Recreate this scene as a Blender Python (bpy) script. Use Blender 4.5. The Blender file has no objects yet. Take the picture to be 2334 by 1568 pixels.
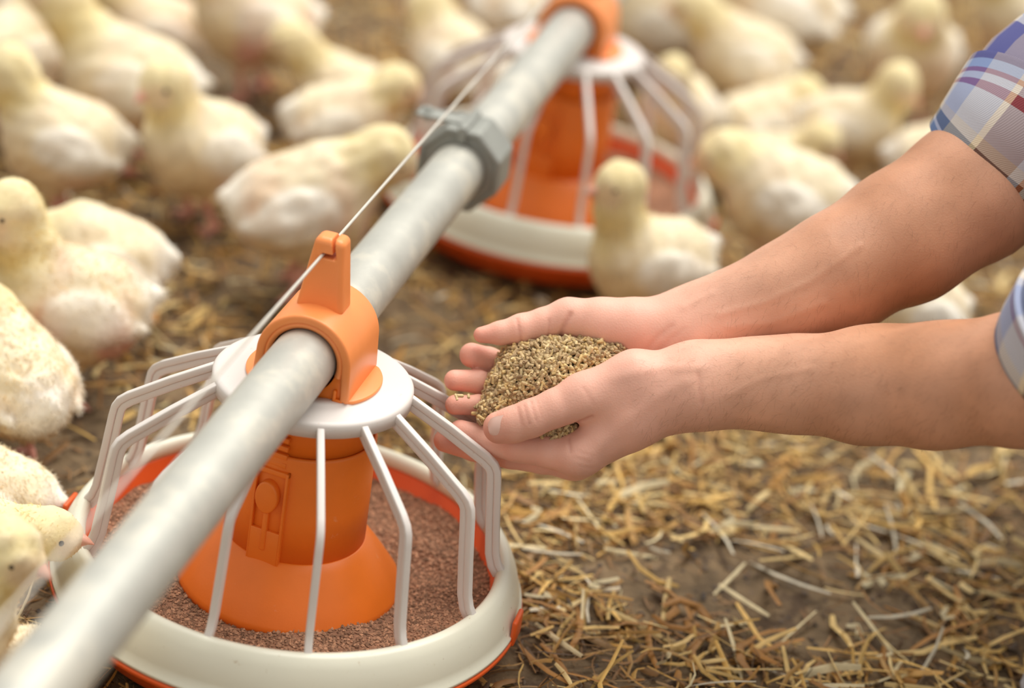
import bpy, bmesh, math, random
import numpy as np
from mathutils import Vector, Matrix

random.seed(7)
RNG = np.random.default_rng(11)
scene = bpy.context.scene
COL = scene.collection

# ------------------------------------------------------------------ camera
W, H = 2334.0, 1568.0
F_PX = 5459.54
PITCH, ROLL = math.radians(26.106), math.radians(8.5945)
PLATE_Z = 0.198                      # top plate of the near feeder above the litter
CAM = np.array([0.13234, -1.47266, 0.76784 + PLATE_Z])
_F = np.array([0, math.cos(PITCH), -math.sin(PITCH)])
_R0 = np.array([1.0, 0, 0]); _U0 = np.array([0, math.sin(PITCH), math.cos(PITCH)])
_R = math.cos(ROLL) * _R0 + math.sin(ROLL) * _U0
_U = -math.sin(ROLL) * _R0 + math.cos(ROLL) * _U0
D0 = 1.6603                          # distance of the plane the hands and the near feeder share

cd = bpy.data.cameras.new('camera')
cam = bpy.data.objects.new('camera', cd); COL.objects.link(cam)
cam.matrix_world = Matrix(((_R[0], _U[0], -_F[0], CAM[0]), (_R[1], _U[1], -_F[1], CAM[1]),
                           (_R[2], _U[2], -_F[2], CAM[2]), (0, 0, 0, 1)))
cd.sensor_fit = 'HORIZONTAL'; cd.sensor_width = 36.0
cd.lens = F_PX / W * 36.0
cd.clip_start = 0.05; cd.clip_end = 100
cd.dof.use_dof = True; cd.dof.focus_distance = 1.665; cd.dof.aperture_fstop = 2.45
scene.camera = cam

# ------------------------------------------------------------------ world, light, exposure
wd = bpy.data.worlds.new('barn_daylight'); scene.world = wd; wd.use_nodes = True
bg = wd.node_tree.nodes['Background']
bg.inputs[0].default_value = (1.0, 0.965, 0.90, 1); bg.inputs[1].default_value = 0.52
sl = bpy.data.lights.new('daylight', 'SUN'); sl.energy = 2.85; sl.angle = math.radians(55)
sl.color = (1.0, 0.965, 0.90)
so = bpy.data.objects.new('daylight', sl); COL.objects.link(so)
so.rotation_euler = Vector((-0.22, -0.36, -1.0)).to_track_quat('-Z', 'Y').to_euler()
vs = scene.view_settings
vs.view_transform = 'Standard'; vs.look = 'None'; vs.exposure = 0.40; vs.gamma = 1.0
vs.use_curve_mapping = False
cy = scene.cycles
cy.max_bounces = 5; cy.diffuse_bounces = 3; cy.glossy_bounces = 2; cy.transmission_bounces = 3
cy.caustics_reflective = False; cy.caustics_refractive = False

# ------------------------------------------------------------------ helpers
def K(px, py, dd=0.0):
    """a point seen at (px, py), dd metres behind the focus plane"""
    d = D0 + dd
    return CAM + d * _F + (px - W / 2) / F_PX * d * _R - (py - H / 2) / F_PX * d * _U

def on_z(px, py, z=0.0):
    v = _F + (px - W / 2) / F_PX * _R - (py - H / 2) / F_PX * _U
    return CAM + v * ((z - CAM[2]) / v[2])

def pix(X):
    d = np.atleast_2d(X) - CAM; z = d @ _F
    return np.stack([W / 2 + F_PX * (d @ _R) / z, H / 2 - F_PX * (d @ _U) / z], 1), z

def tag(o, label=None, cat=None, group=None, kind=None):
    if label: o['label'] = label
    if cat: o['category'] = cat
    if group: o['group'] = group
    if kind: o['kind'] = kind
    return o

def empty(name, loc=(0, 0, 0), rot=(0, 0, 0)):
    o = bpy.data.objects.new(name, None); COL.objects.link(o)
    o.location = loc; o.rotation_euler = rot; o.empty_display_size = 0.05
    return o

def link(name, me, mat, parent=None, smooth=True):
    o = bpy.data.objects.new(name, me); COL.objects.link(o)
    if mat is not None and not me.materials: me.materials.append(mat)
    if parent is not None: o.parent = parent
    if smooth: me.shade_smooth()
    return o

def mesh_np(name, verts, faces, colors=None, uvs=None):
    """faces: (n,3) or (n,4) int array, or list of such arrays"""
    verts = np.asarray(verts, dtype=np.float32)
    fl = faces if isinstance(faces, list) else [faces]
    fl = [np.asarray(f, dtype=np.int32) for f in fl if len(f)]
    me = bpy.data.meshes.new(name)
    nl = sum(f.size for f in fl); nf = sum(len(f) for f in fl)
    me.vertices.add(len(verts)); me.vertices.foreach_set('co', verts.ravel())
    me.loops.add(nl); me.polygons.add(nf)
    loops = np.concatenate([f.ravel() for f in fl])
    tot = np.concatenate([np.full(len(f), f.shape[1], np.int32) for f in fl])
    st = np.concatenate([[0], np.cumsum(tot)[:-1]]).astype(np.int32)
    me.loops.foreach_set('vertex_index', loops)
    me.polygons.foreach_set('loop_start', st)
    me.update(calc_edges=True); me.validate()
    if colors is not None:
        c = np.ones((len(verts), 4), np.float32); c[:, :3] = colors
        a = me.color_attributes.new('tint', 'FLOAT_COLOR', 'POINT'); a.data.foreach_set('color', c.ravel())
    if uvs is not None:
        u = me.uv_layers.new(name='UVMap'); u.data.foreach_set('uv', np.asarray(uvs, np.float32)[loops].ravel())
    return me

def bm_mesh(name, bm):
    bmesh.ops.recalc_face_normals(bm, faces=bm.faces)
    me = bpy.data.meshes.new(name); bm.to_mesh(me); bm.free(); return me

def lathe(bm, prof, n=96, closed=False, a0=0.0):
    rings = []
    for i in range(n):
        a = a0 + 2 * math.pi * i / n; ca, sa = math.cos(a), math.sin(a)
        rings.append([bm.verts.new((r * ca, r * sa, z)) for r, z in prof])
    m = len(prof)
    for i in range(n):
        A, B = rings[i], rings[(i + 1) % n]
        for k in range(m if closed else m - 1):
            k2 = (k + 1) % m
            bm.faces.new((A[k], B[k], B[k2], A[k2]))
    return bm

def prism(bm, poly, t0, t1, fn):
    """extrude a 2-D polygon between t0 and t1; fn(u, v, t) -> xyz"""
    a = [bm.verts.new(fn(u, v, t0)) for u, v in poly]; b = [bm.verts.new(fn(u, v, t1)) for u, v in poly]
    bm.faces.new(a[::-1]); bm.faces.new(b); n = len(poly)
    for i in range(n): bm.faces.new((a[i], a[(i + 1) % n], b[(i + 1) % n], b[i]))

def box(bm, x0, x1, y0, y1, z0, z1, M=None):
    vs_ = [Vector((x, y, z)) for x in (x0, x1) for y in (y0, y1) for z in (z0, z1)]
    if M is not None: vs_ = [M @ v for v in vs_]
    v = [bm.verts.new(p) for p in vs_]
    for f in ((0, 1, 3, 2), (4, 6, 7, 5), (0, 4, 5, 1), (2, 3, 7, 6), (0, 2, 6, 4), (1, 5, 7, 3)):
        bm.faces.new([v[i] for i in f])

def tube(bm, pts, rad, n=12, cap=True):
    pts = [Vector(p) for p in pts]; rings = []
    up = Vector((0, 0, 1))
    for i, p in enumerate(pts):
        t = (pts[min(i + 1, len(pts) - 1)] - pts[max(i - 1, 0)]).normalized()
        s = t.cross(up)
        if s.length < 1e-3: s = t.cross(Vector((1, 0, 0)))
        s.normalize(); u = s.cross(t)
        r = rad[i] if isinstance(rad, (list, tuple)) else rad
        rings.append([bm.verts.new(p + (s * math.cos(2 * math.pi * k / n) + u * math.sin(2 * math.pi * k / n)) * r) for k in range(n)])
    for A, B in zip(rings, rings[1:]):
        for k in range(n): bm.faces.new((A[k], A[(k + 1) % n], B[(k + 1) % n], B[k]))
    if cap: bm.faces.new(rings[0][::-1]); bm.faces.new(rings[-1])

def bevel(o, w=0.001, seg=2, ang=35):
    m = o.modifiers.new('bevel', 'BEVEL'); m.width = w; m.segments = seg; m.limit_method = 'ANGLE'
    m.angle_limit = math.radians(ang); m.harden_normals = False
    return o

# ------------------------------------------------------------------ implicit surfaces
def d_cone(P, a, b, r1, r2):
    a = np.asarray(a, P.dtype); ba = (np.asarray(b) - a).astype(P.dtype)
    pa = P - a
    t = np.clip(pa @ (ba / (ba @ ba)), 0, 1)
    pa -= t[:, None] * ba
    return np.sqrt(np.einsum('ij,ij->i', pa, pa)) - (r1 + t * (r2 - r1))

def d_ell(P, c, r, M=None):
    p = P - np.asarray(c, P.dtype)
    if M is not None: p = p @ np.asarray(M, P.dtype)
    r = np.asarray(r, P.dtype)
    k0 = np.sqrt(((p / r) ** 2).sum(1)); k1 = np.sqrt(((p / (r * r)) ** 2).sum(1))
    return k0 * (k0 - 1.0) / np.maximum(k1, 1e-9)

def smin(a, b, k):
    h = np.maximum(k - np.abs(a - b), 0.0) / k
    return np.minimum(a, b) - h * h * k * 0.25

def d_seg(P, a, b):
    a = np.asarray(a, float); b = np.asarray(b, float)
    ba = b - a; t = np.clip(((P - a) @ ba) / (ba @ ba), 0, 1)
    return np.sqrt(((P - a - t[:, None] * ba) ** 2).sum(1))

def chain(P, pts, rads, k=0.004):
    d = None
    for i in range(len(pts) - 1):
        e = d_cone(P, pts[i], pts[i + 1], rads[i], rads[i + 1])
        d = e if d is None else smin(d, e, k)
    return d

def surface(sdf, lo, hi, h):
    """naive surface nets over a sparse narrow band"""
    lo = np.asarray(lo, float); m = 4
    nb = np.ceil((np.asarray(hi, float) - lo) / (h * m)).astype(int) + 1
    n = nb * m
    I = np.stack(np.meshgrid(*[np.arange(k) for k in nb], indexing='ij'), -1).reshape(-1, 3)
    cen = lo + (I * m + (m - 1) / 2) * h
    dc = sdf(cen.astype(np.float32))
    act = np.abs(dc) < h * m * 0.866 * 1.9 + h
    D = np.repeat(np.repeat(np.repeat(np.where(dc > 0, 1.0, -1.0).reshape(nb), m, 0), m, 1), m, 2).astype(np.float32)
    off = np.stack(np.meshgrid(*[np.arange(m)] * 3, indexing='ij'), -1).reshape(-1, 3)
    G = (I[act][:, None, :] * m + off[None]).reshape(-1, 3)
    vals = np.empty(len(G), np.float32)
    for s in range(0, len(G), 400000):
        vals[s:s + 400000] = sdf((lo + G[s:s + 400000] * h).astype(np.float32))
    D[G[:, 0], G[:, 1], G[:, 2]] = vals
    ins = D < 0
    nx, ny, nz = D.shape
    cnt = np.zeros((nx - 1, ny - 1, nz - 1), np.int8)
    for dx in (0, 1):
        for dy in (0, 1):
            for dz in (0, 1): cnt += ins[dx:nx - 1 + dx, dy:ny - 1 + dy, dz:nz - 1 + dz]
    ac = np.argwhere((cnt > 0) & (cnt < 8))
    idx = np.full(cnt.shape, -1, np.int32); idx[ac[:, 0], ac[:, 1], ac[:, 2]] = np.arange(len(ac))
    pos = np.zeros((len(ac), 3)); c = np.zeros(len(ac))
    for a in ((0, 0, 0), (1, 0, 0), (0, 1, 0), (0, 0, 1), (1, 1, 0), (1, 0, 1), (0, 1, 1)):
        for ax in range(3):
            if a[ax]: continue
            b = list(a); b[ax] = 1
            va = D[ac[:, 0] + a[0], ac[:, 1] + a[1], ac[:, 2] + a[2]]; vb = D[ac[:, 0] + b[0], ac[:, 1] + b[1], ac[:, 2] + b[2]]
            cr = (va < 0) != (vb < 0); t = np.where(cr, va / np.where(cr, va - vb, 1), 0)
            p = np.array(a, float)[None].repeat(len(ac), 0); p[:, ax] += t
            pos += p * cr[:, None]; c += cr
    V = lo + (ac + pos / c[:, None]) * h
    quads = []
    for ax in range(3):
        o1, o2 = (ax + 1) % 3, (ax + 2) % 3
        sa = [slice(None)] * 3; sb = [slice(None)] * 3
        sa[ax] = slice(0, -1); sb[ax] = slice(1, None)
        A = ins[tuple(sa)]; B = ins[tuple(sb)]
        e = np.argwhere(A != B)
        lim = np.array(cnt.shape)
        e = e[(e[:, o1] > 0) & (e[:, o2] > 0) & (e[:, o1] < lim[o1]) & (e[:, o2] < lim[o2])]
        def cell(d1, d2):
            q = e.copy(); q[:, o1] -= d1; q[:, o2] -= d2
            return idx[q[:, 0], q[:, 1], q[:, 2]]
        q = np.stack([cell(1, 1), cell(0, 1), cell(0, 0), cell(1, 0)], 1)
        fl = ~A[e[:, 0], e[:, 1], e[:, 2]]
        q[fl] = q[fl][:, ::-1]
        quads.append(q)
    Q = np.concatenate(quads); Q = Q[(Q >= 0).all(1)]
    return V, Q

def vnormals(V, Q):
    n = np.zeros_like(V)
    fn = np.cross(V[Q[:, 2]] - V[Q[:, 0]], V[Q[:, 3]] - V[Q[:, 1]])
    for k in range(4): np.add.at(n, Q[:, k], fn)
    return n / np.maximum(np.linalg.norm(n, axis=1), 1e-12)[:, None]

def relax(V, Q, it=2, f=0.5):
    E = np.concatenate([Q[:, [0, 1]], Q[:, [1, 2]], Q[:, [2, 3]], Q[:, [3, 0]]])
    for _ in range(it):
        s = np.zeros_like(V); c = np.zeros(len(V))
        np.add.at(s, E[:, 0], V[E[:, 1]]); np.add.at(c, E[:, 0], 1)
        V = V + f * (s / np.maximum(c, 1)[:, None] - V)
    return V

def wnoise(P, sc, seed=0):
    """cheap smooth noise in about -1..1"""
    r = np.random.default_rng(seed); o = np.zeros(len(P))
    for i in range(6):
        k = (r.normal(size=P.shape[1]) * sc).astype(P.dtype); o += np.sin(P @ k + r.uniform(0, 6.28))
    return o / 3.0

# ------------------------------------------------------------------ materials
def srgb(r, g, b):
    f = lambda c: (c / 255 / 12.92) if c / 255 <= 0.04045 else ((c / 255 + 0.055) / 1.055) ** 2.4
    return (f(r), f(g), f(b))

def mat(name, base, rough=0.5, var=0.0, vscale=20.0, bump=0.0, bscale=200.0, metal=0.0, spec=0.5, sss=0.0,
        sss_r=(1, .4, .25), sss_s=0.004, spots=None, attr=False, sheen=0.0, coat=0.0, transl=0.0, rand=0.0):
    m = bpy.data.materials.new(name); m.use_nodes = True
    nt = m.node_tree; N = nt.nodes; L = nt.links; b = N['Principled BSDF']
    tc = N.new('ShaderNodeTexCoord')
    col = None
    if attr:
        at = N.new('ShaderNodeAttribute'); at.attribute_name = 'tint'; col = at.outputs['Color']
    else:
        rgb = N.new('ShaderNodeRGB'); rgb.outputs[0].default_value = (*base, 1); col = rgb.outputs[0]
    if var > 0:
        nz = N.new('ShaderNodeTexNoise'); nz.inputs['Scale'].default_value = vscale; nz.inputs['Detail'].default_value = 5
        L.new(tc.outputs['Object'], nz.inputs['Vector'])
        mr = N.new('ShaderNodeMapRange'); mr.inputs[1].default_value = 0.3; mr.inputs[2].default_value = 0.7
        mr.inputs[3].default_value = 1 - var; mr.inputs[4].default_value = 1 + var
        L.new(nz.outputs[0], mr.inputs[0])
        mx = N.new('ShaderNodeVectorMath'); mx.operation = 'SCALE'
        L.new(col, mx.inputs[0]); L.new(mr.outputs[0], mx.inputs['Scale']); col = mx.outputs[0]
    if rand > 0:
        oi = N.new('ShaderNodeObjectInfo'); mr2 = N.new('ShaderNodeMapRange')
        mr2.inputs[3].default_value = 1 - rand; mr2.inputs[4].default_value = 1 + rand
        L.new(oi.outputs['Random'], mr2.inputs[0])
        mx = N.new('ShaderNodeVectorMath'); mx.operation = 'SCALE'
        L.new(col, mx.inputs[0]); L.new(mr2.outputs[0], mx.inputs['Scale']); col = mx.outputs[0]
    if spots:
        scol, sscale, thr, amt = spots
        ns = N.new('ShaderNodeTexNoise'); ns.inputs['Scale'].default_value = sscale; ns.inputs['Detail'].default_value = 6
        ns.inputs['Roughness'].default_value = 0.65
        L.new(tc.outputs['Object'], ns.inputs['Vector'])
        ms = N.new('ShaderNodeMapRange'); ms.inputs[1].default_value = thr; ms.inputs[2].default_value = thr + 0.08
        ms.inputs[4].default_value = amt
        L.new(ns.outputs[0], ms.inputs[0])
        mc = N.new('ShaderNodeMix'); mc.data_type = 'RGBA'
        L.new(ms.outputs[0], mc.inputs[0]); L.new(col, mc.inputs[6]); mc.inputs[7].default_value = (*scol, 1); col = mc.outputs[2]
    L.new(col, b.inputs['Base Color'])
    b.inputs['Roughness'].default_value = rough; b.inputs['Metallic'].default_value = metal
    b.inputs['Specular IOR Level'].default_value = spec
    if sss > 0:
        b.inputs['Subsurface Weight'].default_value = sss; b.inputs['Subsurface Radius'].default_value = sss_r
        b.inputs['Subsurface Scale'].default_value = sss_s
    if sheen > 0: b.inputs['Sheen Weight'].default_value = sheen; b.inputs['Sheen Roughness'].default_value = 0.6
    if coat > 0: b.inputs['Coat Weight'].default_value = coat; b.inputs['Coat Roughness'].default_value = 0.2
    if bump > 0:
        nb = N.new('ShaderNodeTexNoise'); nb.inputs['Scale'].default_value = bscale; nb.inputs['Detail'].default_value = 4
        L.new(tc.outputs['Object'], nb.inputs['Vector'])
        bp = N.new('ShaderNodeBump'); bp.inputs['Strength'].default_value = bump; bp.inputs['Distance'].default_value = 0.002
        L.new(nb.outputs[0], bp.inputs['Height']); L.new(bp.outputs[0], b.inputs['Normal'])
    if transl > 0:
        tr = N.new('ShaderNodeBsdfTranslucent'); L.new(col, tr.inputs[0])
        ms_ = N.new('ShaderNodeMixShader'); ms_.inputs[0].default_value = transl
        out = N['Material Output']
        L.new(b.outputs[0], ms_.inputs[1]); L.new(tr.outputs[0], ms_.inputs[2]); L.new(ms_.outputs[0], out.inputs[0])
    return m

M = {}
M['orange'] = mat('orange_plastic', srgb(242, 126, 36), 0.42, 0.05, 30, 0.05, 500, spots=(srgb(250, 190, 150), 90, 0.66, 0.35))
M['orange_cover'] = mat('pale_orange_plastic', srgb(247, 150, 84), 0.36, 0.04, 30, 0.05, 600)
M['orange_pan'] = mat('red_orange_plastic', srgb(226, 92, 32), 0.4, 0.06, 20, 0.04, 300)
M['white'] = mat('white_plastic', srgb(223, 216, 211), 0.4, 0.02, 15, 0.03, 300, spots=(srgb(196, 160, 110), 190, 0.67, 0.75))
M['ring'] = mat('aged_white_plastic', srgb(226, 224, 206), 0.3, 0.03, 12, 0.03, 250, spots=(srgb(165, 130, 80), 170, 0.655, 0.75))
M['zinc'] = mat('galvanised_steel', srgb(190, 190, 182), 0.45, 0.10, 28, 0.08, 160, metal=0.3, spec=0.5, spots=(srgb(216, 211, 196), 14, 0.52, 0.55))
M['clamp'] = mat('grey_cast_metal', srgb(152, 154, 148), 0.55, 0.08, 40, 0.08, 200, metal=0.3)
M['wire'] = mat('wire_rope', srgb(205, 200, 190), 0.5, 0.05, 100, metal=0.2)
M['feed'] = mat('feed_crumbs', srgb(142, 104, 78), 0.95, 0.3, 260, 0.8, 420, attr=True)
M['pellet'] = mat('feed_pellets', srgb(170, 145, 105), 0.85, 0.2, 400, 0.3, 900, attr=True)
M['straw'] = mat('straw', (1, 1, 1), 0.6, 0.2, 60, 0.25, 300, attr=True, transl=0.15)
M['down'] = mat('chick_down', (1, 1, 1), 0.9, 0.05, 90, 0.25, 260, attr=True, sheen=0.2, spec=0.15)
M['fluff'] = mat('down_tufts', (1, 1, 1), 0.9, attr=True, transl=0.5, spec=0.05)
M['beak'] = mat('pink_beak', srgb(228, 168, 146), 0.45, 0.08, 200)
M['eye'] = mat('black_eye', srgb(28, 18, 16), 0.12)
M['nail'] = mat('finger_nail', srgb(228, 190, 176), 0.25, 0.04, 100)
M['hair'] = mat('arm_hair', srgb(120, 84, 58), 0.6)
M['denim'] = mat('dark_blue_denim', srgb(38, 48, 96), 0.85, 0.15, 120, 0.3, 900)
M['shoe'] = mat('navy_canvas', srgb(34, 34, 58), 0.7, 0.1, 60, 0.2, 700)
M['sole'] = mat('grey_rubber', srgb(170, 168, 172), 0.6)
M['head_hair'] = mat('brown_hair', srgb(72, 50, 34), 0.6, 0.3, 200, 0.4, 500)

def skin_material():
    m = mat('skin', (1, 1, 1), 0.5, 0.05, 60, 0, attr=True, sss=0.22, sss_r=(1, .4, .25), sss_s=0.005, spec=0.4)
    nt = m.node_tree; N = nt.nodes; L = nt.links; b = N['Principled BSDF']
    tc = N.new('ShaderNodeTexCoord')
    n1 = N.new('ShaderNodeTexNoise'); n1.inputs['Scale'].default_value = 900; n1.inputs['Detail'].default_value = 3
    v = N.new('ShaderNodeTexVoronoi'); v.inputs['Scale'].default_value = 700
    L.new(tc.outputs['Object'], n1.inputs['Vector']); L.new(tc.outputs['Object'], v.inputs['Vector'])
    ad = N.new('ShaderNodeMath'); ad.operation = 'ADD'; L.new(n1.outputs[0], ad.inputs[0]); L.new(v.outputs['Distance'], ad.inputs[1])
    bp = N.new('ShaderNodeBump'); bp.inputs['Strength'].default_value = 0.12; bp.inputs['Distance'].default_value = 0.001
    L.new(ad.outputs[0], bp.inputs['Height']); L.new(bp.outputs[0], b.inputs['Normal'])
    return m
M['skin'] = skin_material()

def plaid_material():
    m = bpy.data.materials.new('plaid_cotton'); m.use_nodes = True
    nt = m.node_tree; N = nt.nodes; L = nt.links; b = N['Principled BSDF']
    uv = N.new('ShaderNodeUVMap'); uv.uv_map = 'UVMap'
    sp = N.new('ShaderNodeSeparateXYZ'); L.new(uv.outputs[0], sp.inputs[0])
    lb, cr, ol, wh, rb, mr_, bl, gy = (srgb(176, 184, 206), srgb(232, 216, 188), srgb(112, 100, 62), srgb(216, 212, 212),
                                      srgb(160, 70, 58), srgb(112, 62, 84), srgb(74, 122, 196), srgb(128, 136, 146))
    stops = [(0.0, lb), (0.10, bl), (0.24, lb), (0.28, cr), (0.32, gy), (0.36, wh), (0.38, ol), (0.43, cr), (0.47, wh), (0.58, rb), (0.605, wh), (0.64, rb), (0.665, lb), (0.72, mr_), (0.86, mr_), (0.90, cr), (0.93, lb)]
    cols = []
    for k, (o, per, sh) in enumerate(((sp.outputs[0], 0.150, 0.03), (sp.outputs[1], 0.140, 0.045))):
        a = N.new('ShaderNodeMath'); a.operation = 'MULTIPLY_ADD'; L.new(o, a.inputs[0]); a.inputs[1].default_value = 1 / per; a.inputs[2].default_value = sh / per
        f = N.new('ShaderNodeMath'); f.operation = 'FRACT'; L.new(a.outputs[0], f.inputs[0])
        r = N.new('ShaderNodeValToRGB'); r.color_ramp.interpolation = 'CONSTANT'
        el = r.color_ramp.elements
        while len(el) > 1: el.remove(el[-1])
        el[0].position = 0; el[0].color = (*stops[0][1], 1)
        for p, c in stops[1:]:
            e = el.new(p); e.color = (*c, 1)
        L.new(f.outputs[0], r.inputs[0]); cols.append(r.outputs[0])
    mx = N.new('ShaderNodeMix'); mx.data_type = 'RGBA'; mx.inputs[0].default_value = 0.5
    L.new(cols[0], mx.inputs[6]); L.new(cols[1], mx.inputs[7])
    L.new(mx.outputs[2], b.inputs['Base Color'])
    b.inputs['Roughness'].default_value = 0.85; b.inputs['Specular IOR Level'].default_value = 0.2
    wv = N.new('ShaderNodeTexWave'); wv.inputs['Scale'].default_value = 420; wv.bands_direction = 'DIAGONAL'
    L.new(uv.outputs[0], wv.inputs['Vector'])
    bp = N.new('ShaderNodeBump'); bp.inputs['Strength'].default_value = 0.3; bp.inputs['Distance'].default_value = 0.0006
    L.new(wv.outputs[0], bp.inputs['Height']); L.new(bp.outputs[0], b.inputs['Normal'])
    return m
M['plaid'] = plaid_material()

def soil_material():
    m = mat('litter_soil', srgb(120, 100, 74), 0.95, 0.4, 40, 1.0, 260, spots=(srgb(74, 56, 42), 30, .54, .75))
    nt = m.node_tree; N = nt.nodes; L = nt.links
    return m
M['soil'] = soil_material()

# ------------------------------------------------------------------ the litter floor
def ground_z(x, y):
    P = np.stack([x, y], -1).reshape(-1, 2)
    return (0.005 * wnoise(P, 9, 1) + 0.003 * wnoise(P, 25, 2) + 0.0015 * wnoise(P, 70, 3)).reshape(np.shape(x)) - 0.004

nx, ny = 300, 340
gx = np.linspace(-3.0, 3.0, nx); gy = np.linspace(-2.2, 4.6, ny)
# finer spacing where the camera looks
gx = np.sign(gx) * np.abs(gx / 3) ** 1.6 * 3; gy = np.sign(gy) * np.abs(gy / 4.6) ** 1.35 * 4.6
X, Y = np.meshgrid(gx, gy, indexing='ij')
Z = ground_z(X, Y)
V = np.stack([X, Y, Z], -1).reshape(-1, 3)
i = np.arange(nx - 1)[:, None] * ny + np.arange(ny - 1)[None]
Q = np.stack([i, i + ny, i + ny + 1, i + 1], -1).reshape(-1, 4)
floor = tag(link('floor', mesh_np('floor', V, Q), M['soil']), 'dark brown litter floor of the barn strewn with straw', 'floor', kind='structure')

# ------------------------------------------------------------------ pan feeders
AL = math.radians(10.906); AX = np.array([math.sin(AL), math.cos(AL), 0.0]); PIPE_Z = PLATE_Z + 0.0252; PIPE_R = 0.0225
SPACING = 0.79
TX, TY = math.radians(0.81), math.radians(0.31)
N_RIB, RIB0 = 14, math.radians(282)
zp = PLATE_Z

def build_feeder():
    t = empty('pan_feeder', (-TX * zp, -TY * zp, 0), (-TY, TX, 0))
    # white grill plate with a rolled rim
    bm = bmesh.new()
    lathe(bm, [(0.036, zp - .004), (0.036, zp + .0015), (0.046, zp + .0015), (0.048, zp - .0002), (0.066, zp - .0004), (0.0688, zp - .0012), (0.0702, zp - .003), (0.0702, zp - .0115), (0.0680, zp - .0115), (0.0678, zp - .004)], 128, True)
    pl = link('grill_plate', bm_mesh('grill_plate', bm), M['white'], t)
    # ribs
    path = [(0.0665, -.0015), (0.100, -.0205), (0.1290, -.0385), (0.1355, -.0440), (0.1388, -.0500), (0.1402, -.0580), (0.1440, -.090), (0.1475, -.116), (0.1500, -.124), (0.1545, -.1305)]
    def inner(w):
        out = []
        for k, (r, z) in enumerate(path):
            a = Vector(path[max(k - 1, 0)]); b = Vector(path[min(k + 1, len(path) - 1)])
            d = (b - a).normalized(); n = Vector((d.y, -d.x))
            out.append((r + n.x * w, z + n.y * w))
        return out
    bm = bmesh.new()
    for th, w0, w1 in ((0.0052, 0.0, 0.0052), (0.0034, 0.0050, 0.0105)):
        A = inner(w0); B = inner(w1)
        ra = [[bm.verts.new((r, s * th / 2, zp + z)) for r, z in A] for s in (-1, 1)]
        rb = [[bm.verts.new((r, s * th / 2, zp + z)) for r, z in B] for s in (-1, 1)]
        n = len(path)
        for k in range(n - 1):
            bm.faces.new((ra[0][k], ra[0][k + 1], ra[1][k + 1], ra[1][k])); bm.faces.new((rb[0][k], rb[1][k], rb[1][k + 1], rb[0][k + 1]))
            for s in (0, 1): bm.faces.new((ra[s][k], rb[s][k], rb[s][k + 1], ra[s][k + 1]))
        for k in (0, n - 1): bm.faces.new((ra[0][k], ra[1][k], rb[1][k], rb[0][k]))
    rib_me = bm_mesh('rib', bm)
    for k in range(N_RIB):
        o = link('rib', rib_me, M['white'], t); o.rotation_euler = (0, 0, RIB0 + 2 * math.pi * k / N_RIB)
        bevel(o, 0.0008, 2)
    # white outer ring (rolled lip)
    bm = bmesh.new()
    prof = [(0.1470, -.1350), (0.1480, -.1310), (0.1505, -.1285), (0.1535, -.1280), (0.1570, -.1300), (0.1610, -.1360), (0.1645, -.1440), (0.1670, -.1530), (0.1682, -.1600), (0.1700, -.1608), (0.1702, -.1630), (0.1668, -.1630), (0.1640, -.1500), (0.1590, -.1370), (0.1540, -.1310), (0.1500, -.1330), (0.1490, -.1400), (0.1480, -.1400)]
    lathe(bm, [(r, zp + z) for r, z in prof], 160, True)
    link('lip_ring', bm_mesh('lip_ring', bm), M['ring'], t)
    # orange pan
    bm = bmesh.new()
    prof = [(0.0, -.1900), (0.128, -.1880), (0.1400, -.1780), (0.1465, -.1400), (0.1480, -.1385), (0.1500, -.1400), (0.1560, -.1520), (0.1655, -.1640), (0.1708, -.1640), (0.1710, -.1670), (0.1660, -.1700), (0.1560, -.1850), (0.1420, -.1965), (0.0, -.1970)]
    lathe(bm, [(max(r, 0.0004), zp + z) for r, z in prof], 160, False)
    pan = link('pan', bm_mesh('pan', bm), M['orange_pan'], t)
    for k in range(2):
        bm = bmesh.new(); a = math.radians(-10 + 180 * k)
        box(bm, .1685, .1722, -.011, .011, zp - .168, zp - .148, Matrix.Rotation(a, 4, 'Z'))
        bevel(link('pan_latch', bm_mesh('pan_latch', bm), M['orange_pan'], pan), 0.0015, 2)
    # drop tube: upper neck and outer sleeve
    bm = bmesh.new()
    lathe(bm, [(0.0455, -.002), (0.0462, -.0125), (0.0468, -.047), (0.044, -.047), (0.044, -.002)], 96, True)
    bmesh.ops.translate(bm, verts=bm.verts, vec=(0, 0, zp))
    link('drop_tube', bm_mesh('drop_tube', bm), M['orange'], t)
    bm = bmesh.new()
    lathe(bm, [(0.0468, -.041), (0.0490, -.0408), (0.0496, -.043), (0.0503, -.090), (0.0508, -.1245), (0.0480, -.1245), (0.0468, -.05)], 96, True)
    bmesh.ops.translate(bm, verts=bm.verts, vec=(0, 0, zp))
    sl_ = link('sleeve', bm_mesh('sleeve', bm), M['orange'], t)
    # flared skirt
    bm = bmesh.new()
    lathe(bm, [(0.0490, -.1225), (0.0520, -.1238), (0.0570, -.1285), (0.0640, -.1370), (0.0720, -.1475), (0.0800, -.1585), (0.0812, -.1612), (0.0812, -.1655), (0.0790, -.1660), (0.070, -.150), (0.050, -.128)], 128, True)
    bmesh.ops.translate(bm, verts=bm.verts, vec=(0, 0, zp))
    link('skirt', bm_mesh('skirt', bm), M['orange'], t)
    # feed adjuster on the sleeve: frame rails, ladder teeth, tongue, lower plate
    a = math.radians(252); RM = Matrix.Rotation(a, 4, 'Z')
    bm = bmesh.new()
    for y in (-.0125, .0105): box(bm, .0475, .0525, y, y + .002, zp - .128, zp - .052, RM)
    box(bm, .0475, .0520, -.0125, .0125, zp - .056, zp - .052, RM)
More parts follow.
